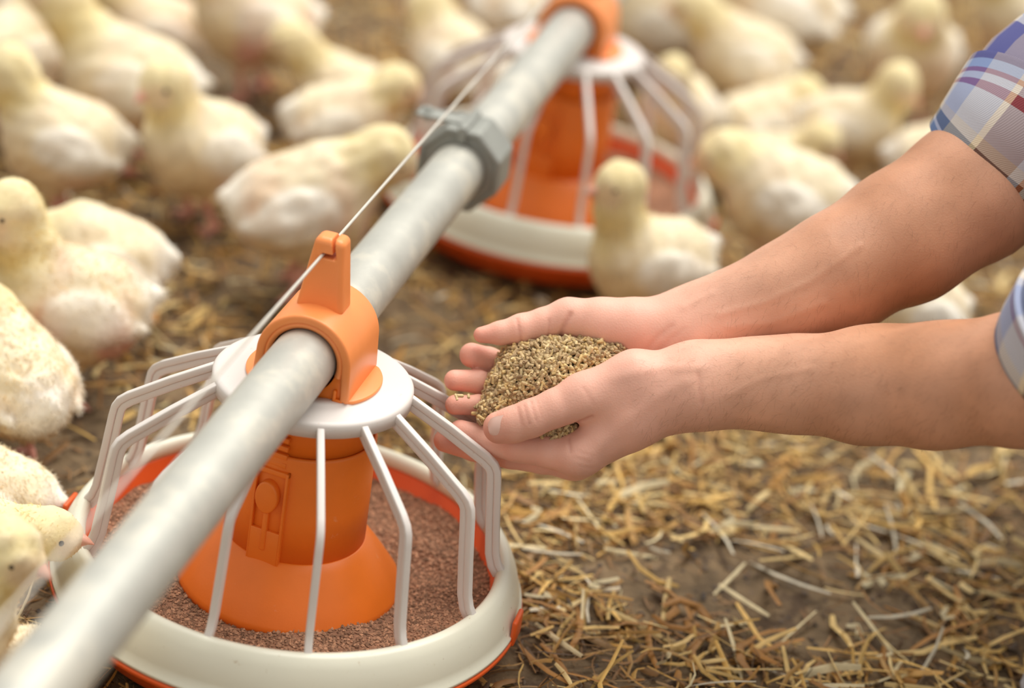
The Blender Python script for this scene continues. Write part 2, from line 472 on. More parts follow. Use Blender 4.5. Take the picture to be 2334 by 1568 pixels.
    box(bm, .0480, .0528, -.0110, .0110, zp - .130, zp - .100, RM)
    ad = bevel(link('adjuster_frame', bm_mesh('adjuster_frame', bm), M['orange'], sl_), 0.0006, 2)
    for k in range(5):
        bm = bmesh.new(); box(bm, .0460, .0497, -.0105, .0085, zp - .0200 - .0065 * k - .0038, zp - .0200 - .0065 * k, RM)
        bevel(link('ladder_tooth', bm_mesh('ladder_tooth', bm), M['orange'], sl_), 0.0005, 2)
    bm = bmesh.new()
    poly = [(.0085 * math.cos(q) - .001, .0125 * math.sin(q) - .073) for q in np.linspace(0, 2 * math.pi, 24, endpoint=False)]
    prism(bm, poly, .0485, .0560, lambda u, v, s: RM @ Vector((s, u, zp + v)))
    prism(bm, [(-.0025, -.084), (.0015, -.084), (.0015, -.116), (-.0025, -.116)], .0485, .0542, lambda u, v, s: RM @ Vector((s, u, zp + v)))
    bevel(link('adjuster_tongue', bm_mesh('adjuster_tongue', bm), M['orange'], sl_), 0.0015, 3)

    # saddle cover clipped over the pipe; local y runs along the pipe
    PZ = PIPE_Z; CM = Matrix.Rotation(-AL, 4, 'Z')
    def C3(u, v, s): return CM @ Vector((u, s, v))
    def arch(Ro, foot_o, Ri, foot_i, zb, n=28):
        o = [(foot_o, zb)] + [(Ro * math.cos(q), PZ + Ro * math.sin(q)) for q in np.linspace(0, math.pi, n)] + [(-foot_o, zb)]
        i_ = [(-foot_i, zb)] + [(Ri * math.cos(q), PZ + Ri * math.sin(q)) for q in np.linspace(math.pi, 0, n)] + [(foot_i, zb)]
        return o, i_
    bm = bmesh.new()
    L2 = .0335
    o, i_ = arch(.0338, .0352, .0274, .0290, zp + .0015)
    n = len(o)
    R = [[bm.verts.new(C3(u, v, s)) for u, v in o] + [bm.verts.new(C3(u, v, s)) for u, v in i_[::-1]] for s in (-L2, L2)]
    for k in range(n - 1):
        bm.faces.new((R[0][k], R[0][k + 1], R[1][k + 1], R[1][k])); bm.faces.new((R[0][n + k], R[1][n + k], R[1][n + k + 1], R[0][n + k + 1]))
        for s in (0, 1): bm.faces.new((R[s][k], R[s][n + k], R[s][n + k + 1], R[s][k + 1]))
    for k in (0, n - 1): bm.faces.new((R[0][k], R[1][k], R[1][n + k], R[0][n + k]))
    cov = bevel(link('saddle_cover', bm_mesh('saddle_cover', bm), M['orange_cover'], t), 0.0018, 3, 40)
    # recessed end collars around the pipe
    for s0, s1 in ((-L2 + .0012, -L2 + .010), (L2 - .010, L2 - .0012)):
        bm = bmesh.new()
        Ro, Ri = .0285, PIPE_R + .0011
        ang = np.linspace(-.25, math.pi + .25, 32)
        R = [[bm.verts.new(C3(r * math.cos(q), PZ + r * math.sin(q), s)) for q in ang] for r, s in ((Ro, s0 + .0012), (Ro - .0012, s0 - .0004), (Ro - .0026, s0 - .0008), (Ri + .0012, s0), (Ri, s0 + .0012), (Ri, s1), (Ro, s1))]
        for a_, b_ in zip(R, R[1:]):
            for k in range(len(ang) - 1): bm.faces.new((a_[k], a_[k + 1], b_[k + 1], b_[k]))
        link('pipe_collar', bm_mesh('pipe_collar', bm), M['orange_cover'], cov)
    # curved foot flanges on both sides
    for sg in (-1, 1):
        bm = bmesh.new()
        q = np.linspace(-.80, .80, 16)
        poly = [(.0320, -.0330)] + [(.0160 + .0315 * math.cos(w), .0405 * math.sin(w)) for w in q] + [(.0320, .0330)]
        prism(bm, [(sg * u, v) for u, v in poly], zp + .0002, zp + .0032, lambda u, v, s: CM @ Vector((u, v, s)))
        bevel(link('foot_flange', bm_mesh('foot_flange', bm), M['orange_cover'], cov), 0.001, 2)
    # saddle under the pipe with its clip hooks
    for s0, s1 in ((.027, .031), (-.031, -.027)):
        bm = bmesh.new()
        ang = np.linspace(math.pi * 1.0, 2 * math.pi, 20)
        poly = [(-.0285, PZ), ] + [((PIPE_R + .0012) * math.cos(q), PZ + (PIPE_R + .0012) * math.sin(q)) for q in ang] + [(.0285, PZ), (.0285, zp - .001), (-.0285, zp - .001)]
        prism(bm, poly, s0, s1, C3)
        sad = bevel(link('pipe_saddle', bm_mesh('pipe_saddle', bm), M['orange'], t), 0.0006, 2)
    for sg in (-1, 1):
        bm = bmesh.new()
        box(bm, .0235, .0262, -.0335, -.0305, zp + .001, zp + .0095, CM @ Matrix.Scale(sg, 4, (1, 0, 0)))
        box(bm, .0235, .0310, -.0335, -.0305, zp + .0005, zp + .0032, CM @ Matrix.Scale(sg, 4, (1, 0, 0)))
        bevel(link('clip_hook', bm_mesh('clip_hook', bm), M['orange'], sad), 0.001, 2)
    # tower that carries the wire: tapered post with a slotted, rounded head
    z0, zt = PZ + .0270, PZ + .0815
    def tower_sdf(P):
        f = np.clip((P[:, 2] - z0) / (zt - z0), 0, 1)
        wx = .0172 + (.0104 - .0172) * f; wy = .0118 + (.0088 - .0118) * f; rd = .0045
        q = np.stack([np.abs(P[:, 0] - .0012 * f) - wx + rd, np.abs(P[:, 1]) - wy + rd, np.maximum(P[:, 2] - zt, z0 - P[:, 2]) + rd], 1)
        d = np.sqrt((np.maximum(q, 0) ** 2).sum(1)) + np.minimum(q.max(1), 0) - rd
        x = P[:, 0] - .0012
        slit = np.maximum(np.abs(x - .0022 + (zt - P[:, 2]) * -.25) - .0011, zt - .0125 - P[:, 2])
        hole = np.maximum(np.abs(x - .0010) - .0050, np.abs(P[:, 2] - (zt - .0122)) - .0016)
        return np.maximum(d, -np.minimum(slit, hole))
    V, Q = surface(tower_sdf, (-.022, -.016, z0 - .004), (.022, .016, zt + .004), .0007)
    V = relax(V, Q, 2, .4)
    V = V @ np.array(CM.to_3x3()).T
    link('wire_tower', mesh_np('wire_tower', V, Q), M['orange_cover'], cov)
    return t

feeder = tag(build_feeder(), 'orange and white pan feeder in sharp focus in the foreground, beside the cupped hands', 'feeder', 'pan feeders on the pipe')

def copy_tree(o, parent=None):
    c = o.copy(); COL.objects.link(c); c.parent = parent
    for ch in list(o.children): copy_tree(ch, c)
    return c
feeder2 = copy_tree(feeder)
feeder2.location = Vector(feeder.location) + Vector(AX * SPACING)
feeder2['label'] = 'blurred orange and white pan feeder further back along the pipe'
feeder3 = copy_tree(feeder)
feeder3.location = Vector(feeder.location) - Vector(AX * SPACING)
for o in [feeder3] + list(feeder3.children_recursive): bpy.data.objects.remove(o)

# feed lying in the pans
def pan_feed(label, off, seed, n):
    r = np.random.default_rng(seed)
    nr, na = 40, 120
    rr = np.linspace(.04, .1455, nr); aa = np.linspace(0, 2 * np.pi, na, endpoint=False)
    Rg, A = np.meshgrid(rr, aa, indexing='ij')
    P = np.stack([Rg * np.cos(A), Rg * np.sin(A)], -1).reshape(-1, 2)
    z = -.1640 + .0035 * wnoise(P, 28, seed) + .0015 * wnoise(P, 90, seed + 1) + .011 * np.clip((np.hypot(P[:, 0], P[:, 1]) - .088) / .057, 0, 1) ** 1.3
    Vs = np.concatenate([P, (zp + z)[:, None]], 1)
    k = np.arange(nr - 1)[:, None] * na; j = np.arange(na)[None]; j2 = (j + 1) % na
    Q = np.stack([k + j, k + na + j, k + na + j2, k + j2], -1).reshape(-1, 4)
    c0 = np.array(srgb(158, 116, 90)) * (1 + .2 * wnoise(P, 60, seed + 2))[:, None]
    # grains
    ra = np.sqrt(r.uniform(.06 ** 2, .144 ** 2, n)); an = r.uniform(0, 2 * np.pi, n)
    g = np.stack([ra * np.cos(an), ra * np.sin(an)], 1)
    gz = -.1635 + .0035 * wnoise(g, 28, seed) + .0015 * wnoise(g, 90, seed + 1) + .011 * np.clip((np.hypot(g[:, 0], g[:, 1]) - .088) / .057, 0, 1) ** 1.3
    oc = np.array([(1, 0, 0), (0, 1, 0), (-1, 0, 0), (0, -1, 0), (0, 0, 1)], float)
    sz = r.uniform(.0007, .0016, (n, 1, 1)) * r.uniform(.6, 1.4, (n, 1, 3))
    ca, sa = np.cos(an * 7), np.sin(an * 7)
    o = oc[None] * sz; o = np.stack([o[..., 0] * ca[:, None] - o[..., 1] * sa[:, None], o[..., 0] * sa[:, None] + o[..., 1] * ca[:, None], o[..., 2]], -1)
    GV = (o + np.concatenate([g, (zp + gz)[:, None]], 1)[:, None]).reshape(-1, 3)
    T = np.array([(0, 1, 4), (1, 2, 4), (2, 3, 4), (3, 0, 4)])
    GT = (np.arange(n)[:, None, None] * 5 + T[None]).reshape(-1, 3) + len(Vs)
    gc = np.array(srgb(170, 128, 100))[None] * r.uniform(.5, 1.45, (n, 1))
    me = mesh_np('pan_feed', np.concatenate([Vs, GV]), [Q, GT], np.concatenate([np.clip(c0, 0, 1), gc.repeat(5, 0)]))
    ob = link('pan_feed', me, M['feed'], None, False)
    ob.location = off
    tag(ob, label, 'feed', kind='stuff')
pan_feed('brown feed crumbs filling the pan of the sharp foreground feeder', (0, 0, 0), 5, 14000)
pan_feed('brown feed crumbs in the pan of the blurred rear feeder', tuple(AX * SPACING), 9, 3000)

# ------------------------------------------------------------------ pipe, coupling, wire
bm = bmesh.new()
n = 64
ts = np.linspace(-1.35, 2.6, 60)
rings = []
sx = np.array([AX[1], -AX[0], 0.0])
for t in ts:
    c = AX * t + np.array([0, 0, PIPE_Z])
    rings.append([bm.verts.new(c + PIPE_R * (math.cos(q) * sx + math.sin(q) * np.array([0, 0, 1]))) for q in np.linspace(0, 2 * math.pi, n, endpoint=False)])
for A, B in zip(rings, rings[1:]):
    for k in range(n): bm.faces.new((A[k], A[(k + 1) % n], B[(k + 1) % n], B[k]))
bm.faces.new(rings[0]); bm.faces.new(rings[-1])
tag(link('feed_pipe', bm_mesh('feed_pipe', bm), M['zinc']), 'long galvanised grey feed pipe running diagonally through both feeders', 'pipe')

def coupling():
    t0 = .375
    base = AX * t0 + np.array([0, 0, PIPE_Z])
    t = empty('pipe_coupling', tuple(base), (0, 0, -AL))
    bm = bmesh.new()
    Ro, Ri, L2 = .0375, PIPE_R + .0005, .022
    poly = [(Ro * math.cos(q), Ro * math.sin(q)) for q in np.linspace(math.pi / 8, 2 * math.pi + math.pi / 8, 8, endpoint=False)]
    hole = [(Ri * math.cos(q), Ri * math.sin(q)) for q in np.linspace(math.pi / 8, 2 * math.pi + math.pi / 8, 64, endpoint=False)]
    outer = []
    for k in range(8):
        a, b = Vector(poly[k]), Vector(poly[(k + 1) % 8])
        outer += [tuple(a.lerp(b, j / 8)) for j in range(8)]
    R = []
    for pts, s in ((hole, -L2 + .003), ([(u * .86, v * .86) for u, v in outer], -L2 + .003), ([(u * .9, v * .9) for u, v in outer], -L2), (outer, -L2 + .001), (outer, L2), (hole, L2)):
        R.append([bm.verts.new((u, s, v)) for u, v in pts])
    for A, B in zip(R, R[1:]):
        for k in range(64): bm.faces.new((A[k], A[(k + 1) % 64], B[(k + 1) % 64], B[k]))
    bevel(link('clamp_body', bm_mesh('clamp_body', bm), M['clamp'], t), .0012, 2, 25)
    bm = bmesh.new(); box(bm, -.044, .004, -.010, .010, .0340, .0368)
    bevel(link('clamp_lug', bm_mesh('clamp_lug', bm), M['clamp'], t), .0008, 2)
    bm = bmesh.new(); box(bm, -.0035, .0035, -L2 - .0012, L2 + .001, .0240, .0380)
    bevel(link('clamp_seam', bm_mesh('clamp_seam', bm), M['clamp'], t), .0006, 2)
    bm = bmesh.new(); tube(bm, [(-.036, 0, .030), (-.036, 0, .040)], .004, 10)
    link('clamp_bolt', bm_mesh('clamp_bolt', bm), M['clamp'], t)
    tag(t, 'grey eight-sided clamp coupling joining the pipe between the two feeders', 'coupling')
coupling()

WIRE_Z = PIPE_Z + .0691
bm = bmesh.new()
tube(bm, [tuple(AX * t + np.array([-.0015, 0, WIRE_Z])) for t in np.linspace(-1.3, 2.6, 24)], .0012, 8)
tag(link('tension_wire', bm_mesh('tension_wire', bm), M['wire']), 'thin steel wire strung above the pipe through the orange towers', 'wire')

# ------------------------------------------------------------------ the person: two cupped hands, forearms, sleeves
HD = .010                            # the hands stay just behind the plane of the near feeder
def KH(px, py, dd): return K(px, py, dd + HD)
def A3(*pts): return [KH(*p) for p in pts]

# left hand (nearer the camera)
LH = dict(
    fore=A3((2560, 850, -.130), (2334, 864, -.092), (2130, 880, -.060), (1960, 882, -.035), (1800, 878, -.015), (1690, 874, -.006), (1610, 878, -.002)),
    fore_r=[.043, .0412, .0385, .0345, .0282, .0245, .0240],
    fore2=A3((2334, 850, -.050), (2000, 868, -.008), (1800, 870, .010), (1690, 868, .016), (1600, 872, .018)),
    fore2_r=[.0395, .0340, .0255, .0225, .0215],
    meta=[(A3((1570, 890, -.004), (1440, 950, -.004), (1322, 1036, .000)), [.0235, .0190, .0148]),
          (A3((1570, 890, .010), (1440, 955, .014), (1308, 1044, .021)), [.0225, .0185, .0146]),
          (A3((1570, 890, .022), (1440, 945, .032), (1305, 1036, .041)), [.0200, .0160, .0138]),
          (A3((1570, 885, .030), (1450, 935, .045), (1325, 1008, .060)), [.0180, .0150, .0128]),
          (A3((1560, 872, -.004), (1450, 866, -.008), (1330, 905, -.012)), [.0215, .0205, .0158])],
    fingers=[(A3((1330, 905, -.012), (1268, 930, -.0135), (1212, 953, -.0140), (1172, 967, -.0125), (1138, 974, -.010)), [.0152, .0136, .0128, .0120, .0106]),
             (A3((1322, 1036, .000), (1255, 1028, .004), (1180, 1016, .011), (1105, 1000, .0190), (1050, 984, .0225)), [.0146, .0122, .0108, .0098, .0088]),
             (A3((1308, 1044, .021), (1240, 1042, .025), (1165, 1034, .031), (1082, 1020, .0365), (1016, 1003, .039)), [.0144, .0120, .0106, .0096, .0084]),
             (A3((1305, 1036, .041), (1235, 1036, .045), (1165, 1032, .049), (1095, 1018, .0505), (1045, 1000, .0515)), [.0136, .0114, .0100, .0090, .0080]),
             (A3((1325, 1008, .060), (1270, 1010, .066), (1210, 1006, .072), (1160, 992, .076), (1120, 978, .078)), [.0126, .0102, .0088, .0080, .0070])],
    folds=[([(1348, 951), (1318, 963), (1285, 978)], .0015, .0018), ([(1296, 998), (1301, 1030)], .0010, .0010),
           ([(1180, 928), (1190, 968)], .0008, .0007), ([(1194, 920), (1206, 966)], .0008, .0008), ([(1209, 914), (1224, 962)], .0008, .0008), ([(1222, 910), (1236, 950)], .0007, .0004),
           ([(1305, 1042), (1345, 1052)], .0009, .0004), ([(1318, 1028), (1352, 1040)], .0009, .0004), ([(1322, 1062), (1350, 1066)], .0009, .0004),
           ([(1330, 884), (1352, 920)], .0012, .0004), ([(1560, 870), (1500, 905), (1420, 965), (1345, 1035)], .0045, -.0007), ([(1600, 838), (1500, 838), (1400, 862)], .0040, -.0006),
           ([(1590, 850), (1600, 920)], .0016, .0005), ([(1850, 840), (1740, 862), (1660, 900)], .0025, -.0005)],
    bumps=[(KH(1300, 1050, -.010), .010, .0012), (KH(1560, 920, -.026), .020, .0012)],
)
# right hand (further away), palm turned towards the camera
RH = dict(
    fore=A3((2480, 235, .110), (2330, 350, .085), (2212, 440, .066), (2060, 540, .055), (1905, 622, .045), (1780, 676, .044), (1660, 722, .044), (1590, 748, .046)),
    fore_r=[.052, .0500, .0480, .0455, .0392, .0335, .0272, .0248],
    fore2=A3((1905, 640, .060), (1700, 730, .058), (1590, 765, .055)),
    fore2_r=[.034, .025, .0215],
    meta=[(A3((1570, 752, .050), (1440, 770, .058), (1300, 800, .062)), [.0205, .0160, .0128]),
          (A3((1440, 750, .050), (1320, 765, .056), (1240, 790, .062)), [.0150, .0110, .0070]),
          (A3((1570, 775, .048), (1440, 812, .058), (1288, 850, .060)), [.0205, .0165, .0128]),
          (A3((1570, 795, .044), (1440, 845, .052), (1282, 895, .054)), [.0195, .0160, .0122]),
          (A3((1570, 805, .040), (1440, 870, .046), (1300, 930, .048)), [.0185, .0160, .0118]),
          (A3((1560, 745, .042), (1440, 745, .036), (1375, 738, .036), (1295, 724, .038)), [.0190, .0192, .0170, .0132])],
    fingers=[(A3((1295, 726, .038), (1240, 737, .037), (1188, 749, .036), (1140, 758, .034), (1098, 763, .032)), [.0130, .0118, .0114, .0086, .0058]),
             (A3((1300, 800, .062), (1235, 826, .068), (1165, 838, .066), (1115, 820, .054), (1076, 810, .046)), [.0128, .0110, .0098, .0092, .0090]),
             (A3((1288, 850, .060), (1215, 882, .064), (1148, 890, .058), (1088, 870, .043), (1036, 867, .034)), [.0128, .0108, .0096, .0086, .0082]),
             (A3((1282, 895, .054), (1215, 930, .054), (1148, 940, .046), (1090, 924, .032), (1038, 922, .025)), [.0122, .0104, .0092, .0080, .0076]),
             (A3((1300, 930, .048), (1245, 952, .044), (1195, 958, .036), (1160, 952, .026), (1135, 948, .020)), [.0116, .0095, .0082, .0074, .0068])],
    folds=[([(1300, 716), (1284, 746), (1270, 790)], .0014, .0026), ([(1252, 728), (1250, 780)], .0010, .0007), ([(1178, 726), (1190, 784)], .0010, .0010),
           ([(1476, 794), (1500, 766), (1532, 742)], .0018, .0005), ([(1500, 798), (1530, 772), (1560, 748)], .0016, .0003),
           ([(1640, 716), (1740, 690), (1850, 640), (1960, 560)], .0026, -.0007), ([(1660, 745), (1760, 735), (1880, 690)], .0030, -.0006), ([(1560, 700), (1620, 668)], .0030, -.0006)],
    bumps=[(KH(1500, 700, .032), .014, .0015)],
)

def hand_sdf(S, fine=True):
    def f(P):
        palm = None
        for pts, r in S['meta']:
            d = chain(P, pts, r, .008); palm = d if palm is None else smin(palm, d, .014)
        arm = chain(P, S['fore'], S['fore_r'], .02)
        arm = smin(arm, chain(P, S['fore2'], S['fore2_r'], .02), .02)
        palm = smin(palm, arm, .022)
        fing = None
        for pts, r in S['fingers']:
            d = chain(P, pts, r, .0025)
            for k in (2, 3):                       # slight joint swell
                pass
            fing = d if fing is None else smin(fing, d, .0016)
        d = smin(palm, fing, .0075)
        for c, w, amt in S['bumps']: d = d - amt * np.exp(-((P - c) ** 2).sum(1) / w ** 2)
        for pl, w, amt in (S['creases'] if fine else ()):
            ctr = sum(pl) / len(pl); rad = max(np.linalg.norm(q_ - ctr) for q_ in pl) + 3 * w
            m_ = np.where(((P - ctr.astype(P.dtype)) ** 2).sum(1) < rad * rad)[0]
            if len(m_): d[m_] = d[m_] + amt * np.exp(-(np.min([d_seg(P[m_], a, b) for a, b in zip(pl, pl[1:])], axis=0) / w) ** 2)
        d = d + .0006 * wnoise(P, 70, 5)
        return d
    return f

def on_skin(S, px, py):
    """where the line of sight through (px, py) meets the hand"""
    t = np.linspace(-.08, .14, 500); P = np.array([KH(px, py, k) for k in t])
    d = hand_sdf(S, False)(P); k = np.argmax(d < 0)
    return P[k] if d[k] < 0 else P[np.argmin(d)]
for S in (LH, RH):
    S['creases'] = []
    for line, w, amt in S['folds']:
        fine_ = [tuple(np.array(a) + (np.array(b) - np.array(a)) * k / 5) for a, b in zip(line, line[1:]) for k in range(5)] + [line[-1]]
        pts = [on_skin(S, *q) for q in fine_]
        pts = [a for i_, a in enumerate(pts) if i_ == 0 or np.linalg.norm(a - pts[i_ - 1]) < .02]
        S['creases'].append((pts, w, amt))

def hand_surface(S, h):
    pts = np.concatenate([S['fore']] + [m[0] for m in S['meta']] + [f_[0] for f_ in S['fingers']])
    lo = pts.min(0) - .055; hi = pts.max(0) + .055
    f = hand_sdf(S)
    return surface(f, lo, hi, h)

def smooth01(x, a, b):
    t = np.clip((x - a) / (b - a), 0, 1); return t * t * (3 - 2 * t)

def skin_colors(V, S):
    base = np.array(srgb(224, 172, 145)); pink = np.array(srgb(232, 178, 158)); tan = np.array(srgb(194, 138, 104)); red = np.array(srgb(220, 140, 122))
    w = S['fore'][-1]; e = S['fore'][1]
    ax = (w - e) / np.linalg.norm(w - e)
    s = (V - w) @ ax
    c = base[None] * np.ones((len(V), 1))
    k = smooth01(s, -.06, .05)[:, None]; c = c * (1 - k) + pink * k
    k = (smooth01(-s, .0, .16) * (.75 + .25 * wnoise(V, 40, 3)))[:, None]; k = np.clip(k, 0, 1); c = c * (1 - k) + tan * k
    for pts, r in S['fingers']:
        d = np.sqrt(((V - pts[-1]) ** 2).sum(1)); k = (.55 * np.exp(-(d / .012) ** 2))[:, None]; c = c * (1 - k) + red * k
        for j in (1, 2):
            d = np.sqrt(((V - pts[j]) ** 2).sum(1)); k = (.12 * np.exp(-(d / .013) ** 2))[:, None]; c = c * (1 - k) + red * k
    for pl, wd_, amt in S['creases']:
        if amt < 0: continue
        d = np.min([d_seg(V, a, b) for a, b in zip(pl, pl[1:])], axis=0); k = (min(.38, amt * 240) * np.exp(-(d / (wd_ * 1.1)) ** 2))[:, None]; c = c * (1 - k) + np.array(srgb(168, 84, 74)) * k
    c = c * (1 + .05 * wnoise(V, 120, 6) + .05 * wnoise(V, 35, 7))[:, None]
    return np.clip(c, 0, 1)

person = empty('person', (float(on_z(2334, 1568)[0]) + .35, 0.02, 0))
PL = np.array(person.location)

HV, HQ, HC = [], [], []
off = 0
for S, h in ((LH, .0012), (RH, .0012)):
    v, q = hand_surface(S, h)
    v = relax(v, q, 1, .4)
    HV.append(v); HQ.append(q + off); HC.append(skin_colors(v, S)); off += len(v)

# head and neck above the frame
HEAD = np.array([PL[0] - .10, PL[1], .93])
def head_sdf(P):
    q = P - HEAD
    d = d_ell(q, (0, 0, .0), (.088, .074, .098))
    d = smin(d, d_ell(q, (-.035, 0, -.055), (.055, .052, .055)), .04)           # jaw
    d = smin(d, d_cone(q, (-.082, 0, .002), (-.103, 0, -.026), .009, .0125), .012)   # nose
    d = smin(d, d_ell(q, (-.082, 0, -.058), (.014, .024, .008)), .008)           # lips
    d = smin(d, d_ell(q, (-.078, 0, -.088), (.018, .022, .018)), .02)            # chin
    for s in (-1, 1):
        d = np.maximum(d, -smin(d_ell(q, (-.092, s * .031, .006), (.014, .016, .010)), d_ell(q, (-.095, s * .031, .006), (.01, .01, .01)), .01))
        d = smin(d, d_ell(q, (-.076, s * .031, .006), (.012, .012, .012)), .003)
        d = smin(d, d_ell(q, (.004, s * .076, -.008), (.020, .009, .032)), .006)  # ears
    d = smin(d, d_cone(q, (.02, 0, -.06), (.07, 0, -.19), .058, .064), .03)
    return d
v, q = surface(head_sdf, HEAD - np.array([.14, .12, .28]), HEAD + np.array([.17, .12, .14]), .005)
HV.append(v); HQ.append(q + off); HC.append(np.tile(np.array(srgb(214, 166, 140)), (len(v), 1))); off += len(v)
# upper arms and shoulders, inside the shirt, join the arms to the neck
nk = HEAD + np.array([.07, 0, -.22]); nh = len(HV[0]) + len(HV[1])
for S, o1, n1, shp in ((LH, 0, len(HV[0]), PL + np.array([-.03, -.19, .66])), (RH, len(HV[0]), len(HV[1]), PL + np.array([-.03, .19, .70]))):
    Va = HV[0] if S is LH else HV[1]
    e = S['fore'][0]; dv = (S['fore'][0] - S['fore'][1]); dv /= np.linalg.norm(dv)
    s1 = np.cross(dv, np.array([0, 0, 1.0])); s1 /= np.linalg.norm(s1); s2 = np.cross(s1, dv)
    r0 = [int(np.argmin(((Va - (e + (s1 * math.cos(q_) + s2 * math.sin(q_)) * .04)) ** 2).sum(1))) + o1 for q_ in np.linspace(0, 2 * np.pi, 8, endpoint=False)]
    ring = np.array([shp + (s1 * math.cos(q_) + s2 * math.sin(q_)) * .045 for q_ in np.linspace(0, 2 * np.pi, 8, endpoint=False)])
    HV.append(ring); HC.append(np.tile(np.array(srgb(214, 166, 140)), (8, 1))); r1 = list(range(off, off + 8)); off += 8
    Vn = HV[2]; r2 = [int(np.argmin(((Vn - (nk + (shp - nk) * .25 + (s1 * math.cos(q_) + s2 * math.sin(q_)) * .03)) ** 2).sum(1))) + nh for q_ in np.linspace(0, 2 * np.pi, 8, endpoint=False)]
    HQ.append(np.array([(a_[k], a_[(k + 1) % 8], b_[(k + 1) % 8], b_[k]) for a_, b_ in ((r0, r1), (r1, r2)) for k in range(8)]))
body = link('body', mesh_np('body', np.concatenate(HV) - PL, np.concatenate(HQ), np.concatenate(HC)), M['skin'], person)

# scalp hair
def hair_sdf(P):
    q = P - HEAD
    d = d_ell(q, (.010, 0, .012), (.094, .083, .103)) + .003 * wnoise(q, 90, 3)
    face = d_ell(q, (-.085, 0, -.045), (.075, .09, .085))
    return np.maximum(np.maximum(d, -face), -(q[:, 2] + .055))
v, q = surface(hair_sdf, HEAD - np.array([.12, .11, .10]), HEAD + np.array([.13, .11, .14]), .006)
link('hair', mesh_np('hair', v - PL, q), M['head_hair'], person)

# thumb nail of the near hand
def nail(c, u, nrm, L, Wd, name):
    u = np.array(u) / np.linalg.norm(u); nrm = nrm - (nrm @ u) * u; nrm /= np.linalg.norm(nrm); s = np.cross(nrm, u)
    nu, nv = 14, 14; vs_ = []
    for a in np.linspace(-1, 1, nu):
        for b in np.linspace(-1, 1, nv):
            wv = Wd * math.sqrt(max(0.0, 1 - max(0, a) ** 3 * .75)) * (1 - .10 * max(0, -a) ** 4)
            vs_.append(c + u * a * L + s * b * wv - nrm * (b * b * Wd * .38 + max(0, a) ** 2 * .0012 + max(0, -a) ** 6 * .0007))
    top = np.array(vs_); bot = top - nrm * .0016
    i0 = (np.arange(nu - 1)[:, None] * nv + np.arange(nv - 1)[None]).ravel()
    qt = np.stack([i0, i0 + nv, i0 + nv + 1, i0 + 1], 1)
    return link(name, mesh_np(name, np.concatenate([top, bot]) - PL, [qt, qt[:, ::-1] + len(top)]), M['nail'], person)
tip = LH['fingers'][0][0]
nail(KH(1141, 978, -.0222), tip[4] - tip[2], -_F * .94 - _U * .22, .0085, .0084, 'thumb_nail')

# fine hair on the near forearm and wrist
def arm_hair(S, n, seed, s0, s1, name):
    r = np.random.default_rng(seed)
    Vv, Qv = (HV[0], HQ[0]) if S is LH else (HV[1], HQ[1] - len(HV[0]))
    nr = vnormals(Vv, Qv)
    w = S['fore'][-1]; e = S['fore'][1]; ax = (e - w) / np.linalg.norm(e - w)
    s = (Vv - w) @ ax
    ok = np.where((s > s0) & (s < s1) & (nr @ _F < .35))[0]
    pk = r.choice(ok, n)
    p = Vv[pk]; nn = nr[pk]
    d = ax * -.35 + np.array([0, 0, -.75]) + r.normal(0, .35, (n, 3)); d -= (d * nn).sum(1)[:, None] * nn
    d /= np.linalg.norm(d, axis=1)[:, None]
    L = r.uniform(.004, .010, (n, 1)); wd_ = .00004
    sd = np.cross(d, nn) * wd_
    p1 = p + d * L * .5 + nn * L * .20; p2 = p + d * L + nn * L * .25
    Vh = np.stack([p - sd, p + sd, p1 - sd * .8, p1 + sd * .8, p2], 1).reshape(-1, 3)
    b = np.arange(n)[:, None] * 5
    o = link(name, mesh_np(name, Vh - PL, [np.concatenate([b + 0, b + 1, b + 3, b + 2], 1), np.concatenate([b + 2, b + 3, b + 4], 1)]), M['hair'], person, False)
    o['kind'] = 'stuff'
arm_hair(LH, 2600, 3, -.035, .30, 'arm_hair')
arm_hair(RH, 1500, 4, .00, .30, 'arm_hair')

# sleeves: lofted cloth tubes with rolled cuffs
def loft(path, rad, n=72, wr=.002, seed=0, squash=1.0, k_sub=6, vstart=0.0):
    P = [Vector(p) for p in path]; pts, rr = [], []
    for i in range(len(P) - 1):
        for j in range(k_sub):
            t = j / k_sub; pts.append(P[i].lerp(P[i + 1], t)); rr.append(rad[i] * (1 - t) + rad[i + 1] * t)
    pts.append(P[-1]); rr.append(rad[-1])
    for _ in range(3):
        pts = [pts[0]] + [(pts[i - 1] + pts[i] * 2 + pts[i + 1]) / 4 for i in range(1, len(pts) - 1)] + [pts[-1]]
    V_, U_ = [], []; acc = vstart
    up = Vector(-_F)
    for i, p in enumerate(pts):
        if i: acc += (pts[i] - pts[i - 1]).length
        t = (pts[min(i + 1, len(pts) - 1)] - pts[max(i - 1, 0)]).normalized()
        s = t.cross(up).normalized(); u = s.cross(t)
        for k in range(n + 1):
            a = 2 * math.pi * k / n
            q = np.array([[math.cos(a) * 1.0, math.sin(a), acc * 40]])
            r = rr[i] + wr * wnoise(q * np.array([[2.2, 2.2, 1]]), 1.0, seed)[0]
            V_.append(p + (s * math.cos(a) + u * math.sin(a) * squash) * r); U_.append((a * .052, acc))
    m = len(pts); i0 = (np.arange(m - 1)[:, None] * (n + 1) + np.arange(n)[None]).ravel()
    return np.array([tuple(v_) for v_ in V_]), np.stack([i0, i0 + 1, i0 + n + 2, i0 + n + 1], 1), np.array(U_)

def cuff_and_sleeve(path, rad, cuff_r, name_seed, cuff_n=7):
    v, q, u = loft(path, rad, seed=name_seed, wr=.0022)
    return v, q, u

